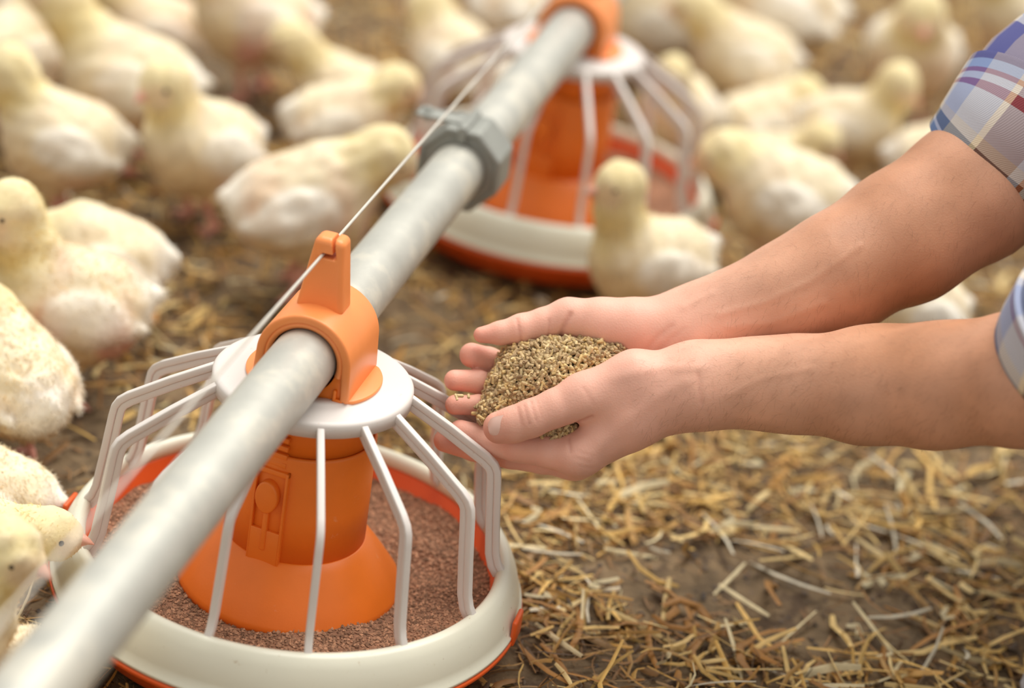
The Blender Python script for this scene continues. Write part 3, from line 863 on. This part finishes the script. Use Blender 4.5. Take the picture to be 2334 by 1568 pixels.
rsh = PL + np.array([-.03, .19, .70]); lsh = PL + np.array([-.03, -.19, .66])
R_path = [KH(2262, 392, .076), KH(2296, 356, .070), KH(2340, 305, .066), KH(2420, 190, .080), tuple(rsh)]
R_rad = [.0535, .0560, .0590, .064, .075]
L_path = [KH(2442, 816, -.106), KH(2474, 784, -.126), KH(2530, 730, -.142), KH(2660, 600, -.150), tuple(lsh)]
L_rad = [.0500, .0540, .0580, .064, .075]
sv, sq, su = [], [], []; so_ = 0
for pth, rd, sd_ in ((R_path, R_rad, 2), (L_path, L_rad, 5)):
    v, q, u = loft(pth, rd, seed=sd_, wr=.0030)
    sv.append(v); sq.append(q + so_); su.append(u); so_ += len(v)
# torso of the shirt
hip = PL + np.array([.20, 0, .26]); chest = PL + np.array([.03, 0, .60])
def torso_sdf(P):
    d = d_cone(P, hip, chest, .135, .125)
    d = smin(d, d_cone(P, chest + np.array([0, -.10, .03]), chest + np.array([0, .10, .03]), .115, .115), .06)
    for s_ in (rsh, lsh): d = smin(d, d_cone(P, chest + (s_ - chest) * .5, s_, .085, .075), .05)
    d = smin(d, d_cone(P, chest + np.array([0, 0, .10]), HEAD + np.array([.06, 0, -.15]), .085, .070), .04)
    return d + .004 * wnoise(P, 22, 8)
v, q = surface(torso_sdf, PL + np.array([-.25, -.36, .06]), PL + np.array([.45, .36, .92]), .012)
sv.append(v); sq.append(q + so_); su.append(np.stack([v[:, 1] + .6 * v[:, 0], v[:, 2] + .0 * v[:, 0]], 1)); so_ += len(v)
shirt = link('shirt', mesh_np('shirt', np.concatenate(sv) - PL, np.concatenate(sq), None, np.concatenate(su)), M['plaid'], person)
sm = shirt.modifiers.new('cloth', 'SOLIDIFY'); sm.thickness = .0015; sm.offset = 1
shirt['label'] = 'plaid shirt in blue, cream, red and maroon'

def cuff(path, rad, seed, name):
    v, q, u = loft(path, rad, seed=seed, wr=.0016, k_sub=10)
    o = link(name, mesh_np(name, v - PL, q, None, u), M['plaid'], shirt)
    md = o.modifiers.new('cloth', 'SOLIDIFY'); md.thickness = .0042; md.offset = 0
    bevel(o, .0014, 3, 60)
cuff([KH(2256, 398, .078), KH(2288, 364, .072), KH(2330, 315, .067), KH(2380, 250, .071)], [.0555, .0580, .0610, .0640], 2, 'shirt_cuff')
cuff([KH(2436, 822, -.104), KH(2466, 792, -.122), KH(2510, 748, -.140)], [.0500, .0550, .0590], 5, 'shirt_cuff')

# jeans and shoes of the crouching legs
toeL = on_z(2338, 1590); kneeR = KH(2470, 230, .15); kneeL = PL + np.array([-.10, -.26, .42])
def jeans_sdf(P):
    aL = np.array([toeL[0] + .17, toeL[1] - .01, .10]); aR = np.array([kneeR[0] + .28, kneeR[1] + .10, .10])
    d = smin(d_cone(P, hip + np.array([0, -.09, -.02]), kneeL, .105, .072), d_cone(P, kneeL, aL, .070, .052), .03)
    e = smin(d_cone(P, hip + np.array([0, .09, -.02]), kneeR, .105, .072), d_cone(P, kneeR, aR, .070, .052), .03)
    d = smin(d, e, .03)
    d = smin(d, d_ell(P, hip + np.array([.02, 0, -.02]), (.15, .175, .13)), .05)
    return d + .003 * wnoise(P, 45, 9)
v, q = surface(jeans_sdf, (toeL[0] - .15, -.55, .03), (PL[0] + .55, .75, .75), .012)
link('jeans', mesh_np('jeans', v - PL, q), M['denim'], person)
def shoe(toe, ang, sd):
    c, s = math.cos(ang), math.sin(ang); Rm = np.array([[c, -s, 0], [s, c, 0], [0, 0, 1]])
    def f(P):
        q = (P - np.array([toe[0], toe[1], 0])) @ Rm
        d = d_ell(q, (.075, 0, .035), (.078, .045, .036))
        d = smin(d, d_ell(q, (.19, 0, .050), (.085, .038, .050)), .04)
        d = smin(d, d_cone(q, (.20, 0, .06), (.21, 0, .115), .040, .044), .02)
        return np.maximum(d, .012 - q[:, 2])
    def g(P):
        q = (P - np.array([toe[0], toe[1], 0])) @ Rm
        d = smin(d_ell(q, (.075, 0, .012), (.082, .049, .03)), d_ell(q, (.19, 0, .012), (.090, .042, .03)), .04)
        return np.maximum(np.maximum(d, q[:, 2] - .016), -q[:, 2])
    ctr = np.array([toe[0], toe[1], 0]) + Rm @ np.array([.13, 0, 0])
    v, q = surface(f, ctr - np.array([.2, .2, .02]), ctr + np.array([.2, .2, .19]), .005)
    o = link('shoe', mesh_np('shoe', v - PL, q), M['shoe'], person)
    v, q = surface(g, ctr - np.array([.2, .2, .02]), ctr + np.array([.2, .2, .05]), .004)
    link('sole', mesh_np('sole', v - PL, q), M['sole'], o)
shoe(toeL, math.radians(-6), 1); shoe((kneeR[0] + .10, kneeR[1] + .10), math.radians(10), 2)
tag(person, 'crouching person in a plaid shirt holding feed pellets in two cupped hands', 'person')

# ------------------------------------------------------------------ the handful of pellets
def pellets():
    r = np.random.default_rng(21)
    B = np.stack([_R, _U, -_F], 1)                   # columns: along the hands, up, towards the viewer
    c0 = KH(1254, 886, .030)
    ang = math.radians(14); ca, sa = math.cos(ang), math.sin(ang)
    B = B @ np.array([[ca, -sa, 0], [sa, ca, 0], [0, 0, 1]])
    fl, fr = hand_sdf(LH), hand_sdf(RH)
    mound = lambda P: smin(d_ell(P, c0, (.0470, .0335, .0310), B), d_ell(P, KH(1270, 985, .006), (.017, .008, .010), B), .006)
    mound0 = lambda P: smin(smin(smin(mound(P), d_ell(P, KH(1132, 945, .018), (.0120, .012, .011), B), .01), d_ell(P, KH(1195, 815, .040), (.018, .010, .012), B), .01), d_ell(P, KH(1345, 825, .026), (.026, .014, .014), B), .01)
    def core(P): return np.maximum(mound0(P) + .0020 + .0012 * wnoise(P, 200, 3), -np.minimum(fl(P), fr(P)) + .0006)
    lo = c0 - .08; hi = c0 + .08
    V, Q = surface(core, lo, hi, .0028)
    nr = vnormals(V, Q)
    # pellets over the outer surface of the mound
    Vm, Qm = surface(lambda P: mound0(P) + .0010 * wnoise(P, 160, 4), lo, hi, .0022)
    nm = vnormals(Vm, Qm)
    ok = (np.minimum(fl(Vm), fr(Vm)) > .0002) & (nm @ np.array([0, -.35, .8]) > -.25)
    idx = np.where(ok)[0]; n = 3000
    pk = r.choice(idx, n); p = Vm[pk] + r.normal(0, .0009, (n, 3)); nn = nm[pk]
    keep = np.minimum(fl(p), fr(p)) > .0004
    p, nn = p[keep], nn[keep]
    extra = A3((1040, 905, .012), (1048, 902, .014), (1068, 903, .016), (1262, 990, -.004), (1272, 985, -.003), (1255, 985, -.002), (1092, 962, .004), (1096, 952, .006), (1280, 978, -.001))
    p = np.concatenate([p, np.array(extra)]); nn = np.concatenate([nn, np.tile(np.array([[0, -.5, .8]]), (len(extra), 1))])
    n = len(p)
    d = r.normal(size=(n, 3)); d -= .55 * (d * nn).sum(1)[:, None] * nn; d += .5 * _U; d /= np.linalg.norm(d, axis=1)[:, None]
    a = np.cross(d, r.normal(size=(n, 3))); a /= np.linalg.norm(a, axis=1)[:, None]; b = np.cross(d, a)
    L = r.uniform(.0013, .0034, (n, 1)); R_ = r.uniform(.00100, .00140, (n, 1))
    ns = 6; rings = []
    for s, k in ((-1, .8), (-.75, 1), (.75, 1), (1, .8)):
        for j in range(ns):
            q = 2 * math.pi * j / ns; rings.append(p + d * L * s + (a * math.cos(q) + b * math.sin(q)) * R_ * k)
    PV = np.stack(rings, 1).reshape(-1, 3)
    qd = []
    for t in range(3):
        for j in range(ns): qd.append((t * ns + j, t * ns + (j + 1) % ns, (t + 1) * ns + (j + 1) % ns, (t + 1) * ns + j))
    for t in (0, 3):
        for j in range(2): o = t * ns; qd.append((o, o + 1 + 2 * j, o + 2 + 2 * j, o + (3 + 2 * j)) if j == 0 else (o, o + 3, o + 4, o + 5))
    PQ = (np.arange(n)[:, None, None] * 24 + np.array(qd)[None]).reshape(-1, 4) + len(V)
    cols = np.array([srgb(202, 176, 132), srgb(184, 156, 114), srgb(216, 192, 144), srgb(168, 142, 106), srgb(208, 178, 122)])
    pc = cols[r.integers(0, 5, n)] * r.uniform(.8, 1.15, (n, 1))
    c = np.concatenate([np.tile(np.array(srgb(112, 90, 62)), (len(V), 1)), pc.repeat(24, 0)])
    base = c0
    o = link('feed_pellets', mesh_np('feed_pellets', np.concatenate([V, PV]) - base, np.concatenate([Q, PQ]), np.clip(c, 0, 1)), M['pellet'], None, False)
    o.location = base
    tag(o, 'heap of small tan feed pellets held in the cupped hands', 'feed', kind='stuff')
pellets()

# ------------------------------------------------------------------ chicks
PALE = np.array(srgb(242, 228, 197)); WHITE = np.array(srgb(246, 240, 228)); YEL = np.array(srgb(236, 218, 156)); DYEL = np.array(srgb(224, 190, 96))
CREAM = np.array(srgb(226, 200, 156)); PINK = np.array(srgb(220, 164, 150)); LEG = np.array(srgb(222, 156, 140)); FACE = np.array(srgb(226, 190, 160))

CS = .80
def rotz(v, a):
    c, s = math.cos(a), math.sin(a); return np.array([v[0] * c - v[1] * s, v[0] * s + v[1] * c, v[2]])

def chick(label, bc, heading, s=1.0, neck=(.022, 0, .048), look=(1, 0, -.12), sit=False, seed=0, tuft=2600, white=.5, pinky=.3, step=.0, pitch=12, h=.0038, zoff=0.0):
    """bc: where the middle of the body is seen; heading: 0 right, 90 away, 180 left"""
    r = np.random.default_rng(seed + 100); s = s * CS; neck = np.array(neck, float) * 1.12
    zb = (.052 if sit else .098)                     # height of the body centre, unscaled
    c = on_z(bc[0], bc[1], zb * s + zoff)
    o3 = np.array([0, 0, zb])
    pa = math.radians(pitch); cp, sp_ = math.cos(pa), math.sin(pa)
    def B(x, y, z): return o3 + np.array([x * cp - z * sp_, y, x * sp_ + z * cp])
    Mb = np.array([[cp, 0, -sp_], [0, 1, 0], [sp_, 0, cp]])
    neck0 = B(.040, 0, .018); neck = np.array(neck, float); nm_ = neck0 + neck * .55 + np.array([.004, 0, .004])
    hc = neck0 + neck
    lk = np.array(look, float); lk /= np.linalg.norm(lk)
    sd = np.cross(np.array([0, 0, 1.0]), lk); sd /= np.linalg.norm(sd); upv = np.cross(lk, sd)
    hip_z = zb - .016
    legs = []
    for k, y in ((0, -.024), (1, .024)):
        st = step * (1 if k else -1)
        if sit: legs.append(None); continue
        kn = np.array([.012 + st * .3, y, .050]); an = np.array([-.006 + st, y, .0085])
        legs.append((B(-.004, y, -.020), kn, an))
    def parts(P):
        body = d_ell(P, B(0, 0, 0), (.054, .047, .050), Mb)
        body = smin(body, d_ell(P, B(.026, 0, -.004), (.036, .042, .046), Mb), .03)
        body = smin(body, d_ell(P, B(-.033, 0, .006), (.034, .036, .036), Mb), .03)
        body = smin(body, d_cone(P, B(-.048, 0, .014), B(-.071, 0, .024), .014, .006), .016)
        wing = None
        for y in (-1, 1):
            w = smin(d_ell(P, B(-.002, y * .0425, .008), (.036, .011, .024), Mb), d_cone(P, B(-.015, y * .044, .004), B(-.058, y * .036, .004), .013, .005), .012)
            wing = w if wing is None else np.minimum(wing, w)
        nk = smin(d_cone(P, neck0, nm_, .031, .0250), d_cone(P, nm_, hc, .0250, .0235), .012)
        hd = smin(d_ell(P, hc, (.0280, .0245, .0262), np.stack([lk, sd, upv], 1)), d_ell(P, hc + lk * .0172 - upv * .0042, (.0158, .0145, .0138), np.stack([lk, sd, upv], 1)), .010)
        leg = None; sh = None
        for L in legs:
            if L is None: continue
            hp, kn, an = L
            th = d_cone(P, hp, kn + np.array([0, 0, .004]), .022, .0085); leg = th if leg is None else np.minimum(leg, th)
            q = smin(d_cone(P, kn, an, .0052, .0042), d_ell(P, an, (.0062, .0055, .0055)), .003)
            for a in (-.55, 0, .55, math.pi):
                Lt = .026 if a != math.pi else .012
                e = an + np.array([math.cos(a) * Lt, math.sin(a) * Lt, -.0058]); mid = an + (e - an) * .5 + np.array([0, 0, .0012])
                q = smin(q, smin(d_cone(P, an, mid, .0036, .0030), d_cone(P, mid, e, .0030, .0020), .002), .002)
            sh = q if sh is None else np.minimum(sh, q)
        return body, wing, nk, hd, leg, sh
    def sdf(P):
        body, wing, nk, hd, leg, sh = parts(P)
        d = smin(body, nk, .026); d = smin(d, hd, .012); d = smin(d, wing, .007)
        if leg is not None: d = smin(d, leg, .016)
        d = d + .0015 * wnoise(P, 170, seed)
        if sh is not None: d = smin(d, sh, .004)
        return np.maximum(d, .0006 - P[:, 2]) if sit else d
    lo = np.array([-.10, -.065, -.004]); hi = np.array([.10, .065, .15])
    lo = np.minimum(lo, hc - .046); hi = np.maximum(hi, hc + .046)
    V, Q = surface(sdf, lo, hi, h)
    def colour(P):
        body, wing, nk, hd, leg, sh = parts(P)
        e = .006
        def W_(d, w): return np.clip(1 - d / w, 0, 1)[:, None]
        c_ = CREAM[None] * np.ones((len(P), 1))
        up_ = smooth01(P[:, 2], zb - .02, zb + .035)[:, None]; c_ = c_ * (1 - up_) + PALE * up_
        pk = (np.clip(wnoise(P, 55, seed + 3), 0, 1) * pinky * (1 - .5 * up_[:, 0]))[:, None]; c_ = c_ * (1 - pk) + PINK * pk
        k = W_(wing, .006) * (.55 + white * .45); c_ = c_ * (1 - k) + WHITE * k
        tl = np.clip((-.046 - ((P - o3) @ Mb[:, 0] if False else (P[:, 0]))) / .02, 0, 1)[:, None]; c_ = c_ * (1 - tl) + WHITE * tl
        k = W_(nk, .008) * .7; c_ = c_ * (1 - k) + YEL * k
        k = W_(hd, .006) * .9; c_ = c_ * (1 - k) + (YEL * .75 + PALE * .25) * k
        fb = W_(d_ell(P, nm_ + np.array([.006, 0, -.006]), (.016, .022, .016)), .012) * .55; c_ = c_ * (1 - fb) + DYEL * fb
        fc = W_(d_ell(P, hc + lk * .020 - upv * .003, (.012, .03, .011)), .008) * .5; c_ = c_ * (1 - fc) + FACE * fc
        if sh is not None:
            k = W_(sh, .0022); k = k * (P[:, 2] < .054)[:, None]; c_ = c_ * (1 - k) + LEG * k
        return np.clip(c_ * (1 + .05 * wnoise(P, 200, seed + 5))[:, None], 0, 1)
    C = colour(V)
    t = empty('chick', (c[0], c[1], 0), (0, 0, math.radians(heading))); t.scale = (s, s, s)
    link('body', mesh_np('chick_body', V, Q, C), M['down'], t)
    # downy tufts
    if tuft:
        nr = vnormals(V, Q); shd = parts(V)[5]
        ok = np.arange(len(V)) if shd is None else np.where(shd > .0035)[0]
        hd_ = parts(V)[3]; pk = r.choice(ok, tuft)
        p = V[pk]; nn = nr[pk]; flow = np.array([-.9, 0, -.55]) + r.normal(0, .45, (tuft, 3))
        d = flow - .25 * (flow * nn).sum(1)[:, None] * nn + nn * .75; d /= np.linalg.norm(d, axis=1)[:, None]
        L = r.uniform(.0035, .0085, (tuft, 1)) * np.where(hd_[pk] < .004, .55, 1.0)[:, None]
        a = np.cross(d, nn + r.normal(0, .3, (tuft, 3))); a /= np.maximum(np.linalg.norm(a, axis=1), 1e-6)[:, None]; a *= r.uniform(.0003, .0007, (tuft, 1))
        p0 = p - nn * .001
        TV = np.stack([p0 - a, p0 + a, p0 + d * L * .6 + a * .7, p0 + d * L * .6 - a * .7, p0 + d * L], 1).reshape(-1, 3)
        b = np.arange(tuft)[:, None] * 5
        ob = link('down_tufts', mesh_np('down_tufts', TV, [np.concatenate([b, b + 1, b + 2, b + 3], 1), np.concatenate([b + 3, b + 2, b + 4], 1)], np.clip(C[pk] * r.uniform(.94, 1.06, (tuft, 1)), 0, 1).repeat(5, 0)), M['fluff'], t)
        ob['kind'] = 'stuff'
    # beak: upper and lower halves in one small mesh
    bm = bmesh.new(); b0 = hc + lk * .0275 - upv * .0035
    n_ = 10
    for f_up, Lb, hh in ((1, .0165, .0086), (-1, .0135, .0050)):
        prev = None
        for t_, k in ((0, 1), (.35, .86), (.7, .5), (1, .06)):
            cc = b0 + lk * Lb * t_ - upv * (.0040 * t_ * t_ if f_up > 0 else .0012 * t_ + .0010)
            ring = [bm.verts.new(cc + sd * (.0086 * k * math.cos(q)) + upv * (hh * k * math.sin(q) * (1 if (math.sin(q) * f_up > 0) else .25))) for q in np.linspace(0, 2 * math.pi, n_, endpoint=False)]
            if prev:
                for j in range(n_): bm.faces.new((prev[j], prev[(j + 1) % n_], ring[(j + 1) % n_], ring[j]))
            prev = ring
        bm.faces.new(prev)
    link('beak', bm_mesh('beak', bm), M['beak'], t)
    for y in (-1, 1):
        bm = bmesh.new(); bmesh.ops.create_uvsphere(bm, u_segments=12, v_segments=8, radius=.0040)
        bmesh.ops.translate(bm, verts=bm.verts, vec=tuple(hc + lk * .0150 + sd * y * .0196 + upv * .0036))
        link('eye', bm_mesh('eye', bm), M['eye'], t)
    tag(t, label, 'chick', 'broiler chicks on the straw')
    return t

UPR = (.016, 0, .056)
chick('pale yellow chick with a dark eye showing, standing at the left edge', (165, 695), 202, 1.14, (.020, 0, .060), (1, .25, -.15), seed=1, pinky=.75, tuft=8000, h=.0033)
chick('white chick behind the dark-eyed chick at the left edge, tail pointing right', (245, 590), 186, .98, (.040, 0, -.020), (1, 0, -.5), seed=2, tuft=3000)
chick('fluffy white chick cut off by the left edge, one pink leg by the feeder', (35, 868), 132, 1.00, (.02, 0, .02), (1, 0, -.4), seed=3, pinky=.2, tuft=9000, h=.0033, step=-.012)
chick('small rounded chick back at the left edge, above the chick with one pink leg', (-25, 715), 150, .85, (.02, 0, .03), seed=4, sit=True)
chick('low white chick at the left edge, its tail tip pointing at the pan rim', (-6, 1132), 176, .84, (.030, 0, .004), (1, 0, -.45), seed=5, tuft=6000, h=.0033, sit=True)
chick('chick peering over the pan rim from behind the pink-beaked one', (-82, 1262), 6, .84, (.046, 0, .006), (1, -.15, .10), seed=33, tuft=4000, h=.0033)
chick('chick with a pink beak looking right at the feeder, lower left beside the pipe', (-165, 1418), 4, 1.00, (.022, 0, .046), (1, -.35, -.22), seed=6, tuft=7000, h=.0033)
chick('lowest chick in the bottom left corner, half hidden by the pipe', (75, 1545), 310, .76, (.022, 0, .020), (1, 0, -.2), sit=True, seed=7, tuft=4000)
chick('chick standing side-on at upper left with a white wing, looking left', (150, 325), 190, 1.08, (.026, 0, .048), (1, -.1, -.1), seed=8, white=.9)
chick('chick with its head raised at the top left, beak pointing up', (300, 185), 186, 1.22, (.040, 0, .052), (1, 0, .30), seed=9)
chick('tan chick behind the one with the raised head, top left', (350, 75), 200, 1.12, (.03, 0, .03), seed=10, sit=True, pinky=.5)
chick('yellow-necked chick peeking out left of the raised head, top left corner', (20, 130), 60, 1.1, (.020, 0, .045), seed=11)
chick('chick standing front-on in the second row of the upper left group, facing left', (466, 333), 222, 1.08, (.018, 0, .050), (1, .1, -.25), seed=12, white=.9)
chick('pinkish chick standing at the top edge with its legs apart', (585, 40), 200, 1.22, (.02, 0, .03), seed=13, sit=False, pinky=.9, step=.02)
chick('chick sitting alone in front of the pinkish one, looking left', (795, 222), 188, 1.02, (.040, 0, .040), (1, -.1, -.1), seed=14, white=.8, sit=True)
chick('large white chick left of the pipe bending its head down to the right', (690, 465), 10, 1.20, (.036, 0, .026), (1, -.1, -.55), seed=15, white=1, pinky=.5, pitch=18)
chick('chick half hidden behind the large bending one, yellow head at the wire', (772, 280), 8, .98, (.030, 0, .030), (1, 0, -.2), seed=16)
chick('white chick left of the rear feeder, seen above the pipe', (1050, 150), 150, 1.15, (.02, 0, .03), seed=17, sit=True, white=1)
chick('white chick at the top edge left of the rear feeder tower', (1150, 10), 110, 1.1, (.02, 0, .03), seed=18, sit=True, white=1)
chick('dark-faced chick at top right of the rear feeder, looking left', (1700, 135), 184, 1.10, (.036, 0, .030), (1, -.3, -.2), seed=19)
chick('white chick stretched along the top edge, its tail pointing right', (1770, 20), 184, 1.40, (.03, 0, .02), seed=20, white=1, sit=False)
chick('white chick behind the rear feeder at the top edge', (1480, 55), 190, 1.25, (.03, 0, .03), seed=21, sit=True, white=1)
chick('chick facing the camera near the upper right corner', (2080, 120), 262, 1.25, (.02, 0, .036), (1, .2, -.3), seed=22, white=.8)
chick('chick with its beak pointing right, top right between two others', (1930, 292), 345, .98, (.018, 0, .050), (1, -.2, -.45), seed=23)
chick('rounded chick resting to the right of the rear feeder', (1728, 288), 20, 1.02, (.02, 0, .02), seed=24, sit=True)
chick('chick behind the large white-winged one, pink beak pointing down right', (1752, 382), 350, .92, (.028, 0, .030), (1, -.2, -.5), seed=25, sit=True)
chick('large chick right of the rear feeder with a bright white wing, head towards the feeder', (1800, 455), 172, 1.18, (.032, 0, .012), (1, .1, -.35), seed=26, white=1, pitch=4)
chick('chick in front of the rear feeder looking left, tail raised, above the hands', (1490, 600), 200, 1.04, (.012, 0, .070), (1, .1, -.10), seed=27, white=.6, tuft=6000, h=.0033, pitch=-4)
chick('chick behind the upper forearm, only its yellow back showing', (2128, 365), 10, .95, (.02, 0, .03), seed=28)
chick('white-tailed chick seen in the gap between the two forearms', (2085, 708), 205, .95, (.02, 0, .03), seed=29, white=1)
chick('chick at the right end of the top edge above the plaid sleeve', (2335, 50), 200, 1.15, (.02, 0, .04), seed=30)
chick('greyish chick at the left end of the top edge', (45, 0), 30, 1.1, (.02, 0, .03), seed=31, sit=True)
chick('chick standing behind the bars of the rear feeder', (1545, 250), 250, .95, (.02, 0, .04), seed=32)

# ------------------------------------------------------------------ straw litter
GOLD = np.array([srgb(200, 160, 90), srgb(182, 138, 70), srgb(214, 180, 112), srgb(166, 120, 62), srgb(190, 152, 94), srgb(222, 196, 140)])
BROWN = np.array([srgb(140, 104, 62), srgb(104, 78, 52), srgb(148, 112, 70), srgb(88, 68, 50), srgb(160, 130, 92)])
BRIGHT = np.array([srgb(240, 224, 180), srgb(250, 240, 214), srgb(232, 206, 146)])

_s = np.array([1.04, .99, .84]); GOLD = GOLD * _s; BROWN = BROWN * np.array([1.03, .97, .85])

def strips(n, x, y, L, Wd, cols, seed, lift=.004, curl=.25, tilt=.18):
    """bent flat stalks, 4 cross-sections each"""
    r = np.random.default_rng(seed)
    a = r.uniform(0, 2 * np.pi, n); bend = r.normal(0, curl, n); tl = r.normal(0, tilt, n)
    z = ground_z(x, y) + r.uniform(0, lift, n) + np.abs(np.sin(tl)) * L * .5
    ts = np.array([-.5, -.17, .17, .5])
    ang = a[:, None] + bend[:, None] * ts[None] * 2
    kink = (r.random(n) < .15) * r.normal(0, .8, n)
    ang[:, 2:] += kink[:, None]
    P = np.zeros((n, 4, 3)); cur = np.zeros((n, 3)); dirs = np.stack([np.cos(ang), np.sin(ang)], -1)
    for k in range(4):
        if k: cur = cur + np.concatenate([dirs[:, k] * (L / 3)[:, None], (np.sin(tl) * L / 3)[:, None]], 1)
        P[:, k] = cur
    P -= P.mean(1)[:, None]; P += np.stack([x, y, z], 1)[:, None]
    roll = r.normal(0, .5, n)
    sd = np.stack([-dirs[..., 1], dirs[..., 0], np.zeros_like(dirs[..., 0])], -1) * np.cos(roll)[:, None, None]
    sd[..., 2] += np.sin(roll)[:, None]
    w = Wd[:, None, None] * .5 * np.array([.75, 1, 1, .7])[None, :, None]
    mid = P.copy(); mid[..., 2] += Wd[:, None] * .22
    Vv = np.stack([P - sd * w, mid, P + sd * w], 2).reshape(-1, 3)      # n*4*3
    q = []
    for k in range(3):
        for j in range(2): q.append((k * 3 + j, k * 3 + j + 1, k * 3 + 4 + j, k * 3 + 3 + j))
    Qv = (np.arange(n)[:, None, None] * 12 + np.array(q)[None]).reshape(-1, 4)
    c = cols[r.integers(0, len(cols), n)] * r.uniform(.7, 1.15, (n, 1))
    cc = np.clip(c.repeat(12, 0), 0, 1)
    return Vv, Qv, cc

def field(n, seed, x0=-.75, x1=.85, y0=-.30, y1=2.1, clump=.5, bare=2.2):
    r = np.random.default_rng(seed)
    m = n * 3
    x = r.uniform(x0, x1, m); y = r.uniform(y0, y1, m)
    d = wnoise(np.stack([x, y], 1), 7, 77) * clump + wnoise(np.stack([x, y], 1), 20, 78) * clump * .6 + r.uniform(-1, 1, m)
    # the bare trodden patch right of the feeder
    d -= bare * np.exp(-(((x - BARE[0]) / .13) ** 2 + ((y - BARE[1]) / .05) ** 2))
    k = np.argsort(-d)[:n]
    return x[k], y[k]
BARE = on_z(1660, 1330)
SV, SQ, SC = [], [], []; o_ = 0
r_ = np.random.default_rng(5)
def add(n, seed, cols, L0, L1, w0, w1, clump=.5, **kw):
    global o_
    ar = kw.pop('area', {})
    x, y = field(n, seed, clump=clump, bare=kw.pop('bare', 2.2), **ar)
    v, q, c = strips(n, x, y, r_.uniform(L0, L1, n), r_.uniform(w0, w1, n), cols, seed, **kw)
    SV.append(v); SQ.append(q + o_); SC.append(c); o_ += len(v)
add(26000, 1, BROWN, .005, .026, .0008, .0026, .3, lift=.004, bare=.5)
add(14000, 2, GOLD, .010, .045, .0012, .0036, .6, lift=.008)
add(9000, 3, BROWN, .012, .050, .0006, .0016, .4, lift=.006, curl=.5)
add(1500, 4, BRIGHT, .008, .040, .0014, .0036, .5, lift=.009)
add(9000, 5, GOLD, .02, .055, .002, .004, .4, lift=.006, area=dict(x0=-2.6, x1=2.6, y0=-1.2, y1=4.2))
add(4200, 6, np.concatenate([GOLD, BRIGHT[2:]]), .010, .042, .0034, .0075, .5, lift=.008, curl=.35)
add(2600, 7, BROWN, .010, .035, .0035, .0070, .4, lift=.004, curl=.35)
# crumbs of soil
n = 16000
cx, cy_ = field(n, 8, clump=.2, bare=-.6)
sz = r_.uniform(.0008, .0032, (n, 1, 1)) * r_.uniform(.6, 1.3, (n, 1, 3))
oc = np.array([(1, 0, 0), (0, 1, 0), (-1, 0, 0), (0, -1, 0), (0, 0, .9)], float)
cv = (oc[None] * sz + np.stack([cx, cy_, ground_z(cx, cy_) + .0004], 1)[:, None]).reshape(-1, 3)
ct = (np.arange(n)[:, None, None] * 5 + np.array([(0, 1, 4), (1, 2, 4), (2, 3, 4), (3, 0, 4)])[None]).reshape(-1, 3) + o_
SV.append(cv); SC.append((np.array([srgb(96, 78, 60), srgb(120, 98, 74), srgb(70, 56, 44)])[r_.integers(0, 3, n)]).repeat(5, 0)); o_ += len(cv)
V_ = np.concatenate(SV)
st = link('straw_litter', mesh_np('straw_litter', V_, [np.concatenate(SQ), ct], np.concatenate(SC)), M['straw'], floor, False)
st['kind'] = 'stuff'

# the biggest stalks one by one
r = np.random.default_rng(31)
variants = []
for k in range(14):
    pale = k % 3 == 0
    v, q, c = strips(1, np.zeros(1), np.zeros(1), np.array([r.uniform(.030, .075)]), np.array([r.uniform(.0032, .0068)]), (BRIGHT if pale else GOLD), 200 + k, lift=0.0, curl=.5, tilt=.0)
    v = v - v.mean(0)
    variants.append(mesh_np('straw_stalk', v, q, c))
    variants[-1].materials.append(M['straw'])
cnt = 0
while cnt < 290:
    px = r.uniform(330, 2334) if cnt < 60 else r.uniform(1120, 2334)
    py = r.uniform(520, 1568) if cnt < 60 else 1020 + 548 * r.random() ** .8
    g = on_z(px, py)
    if np.hypot(g[0], g[1]) < .185 or np.hypot(g[0] - AX[0] * SPACING, g[1] - AX[1] * SPACING) < .185: continue
    if (abs(g[0] - BARE[0]) / .13) ** 2 + (abs(g[1] - BARE[1]) / .05) ** 2 < .8 and r.random() < .85: continue
    o = bpy.data.objects.new('straw_stalk', variants[cnt % 14]); COL.objects.link(o); o.parent = floor
    z = float(ground_z(np.array([g[0]]), np.array([g[1]]))[0])
    tl = r.normal(0, .12)
    o.location = (g[0], g[1], z + .006 + abs(tl) * .02); o.rotation_euler = (r.normal(0, .3), tl, r.uniform(0, 6.28))
    sc_ = r.uniform(.7, 1.15); o.scale = (sc_, sc_, sc_)
    cnt += 1
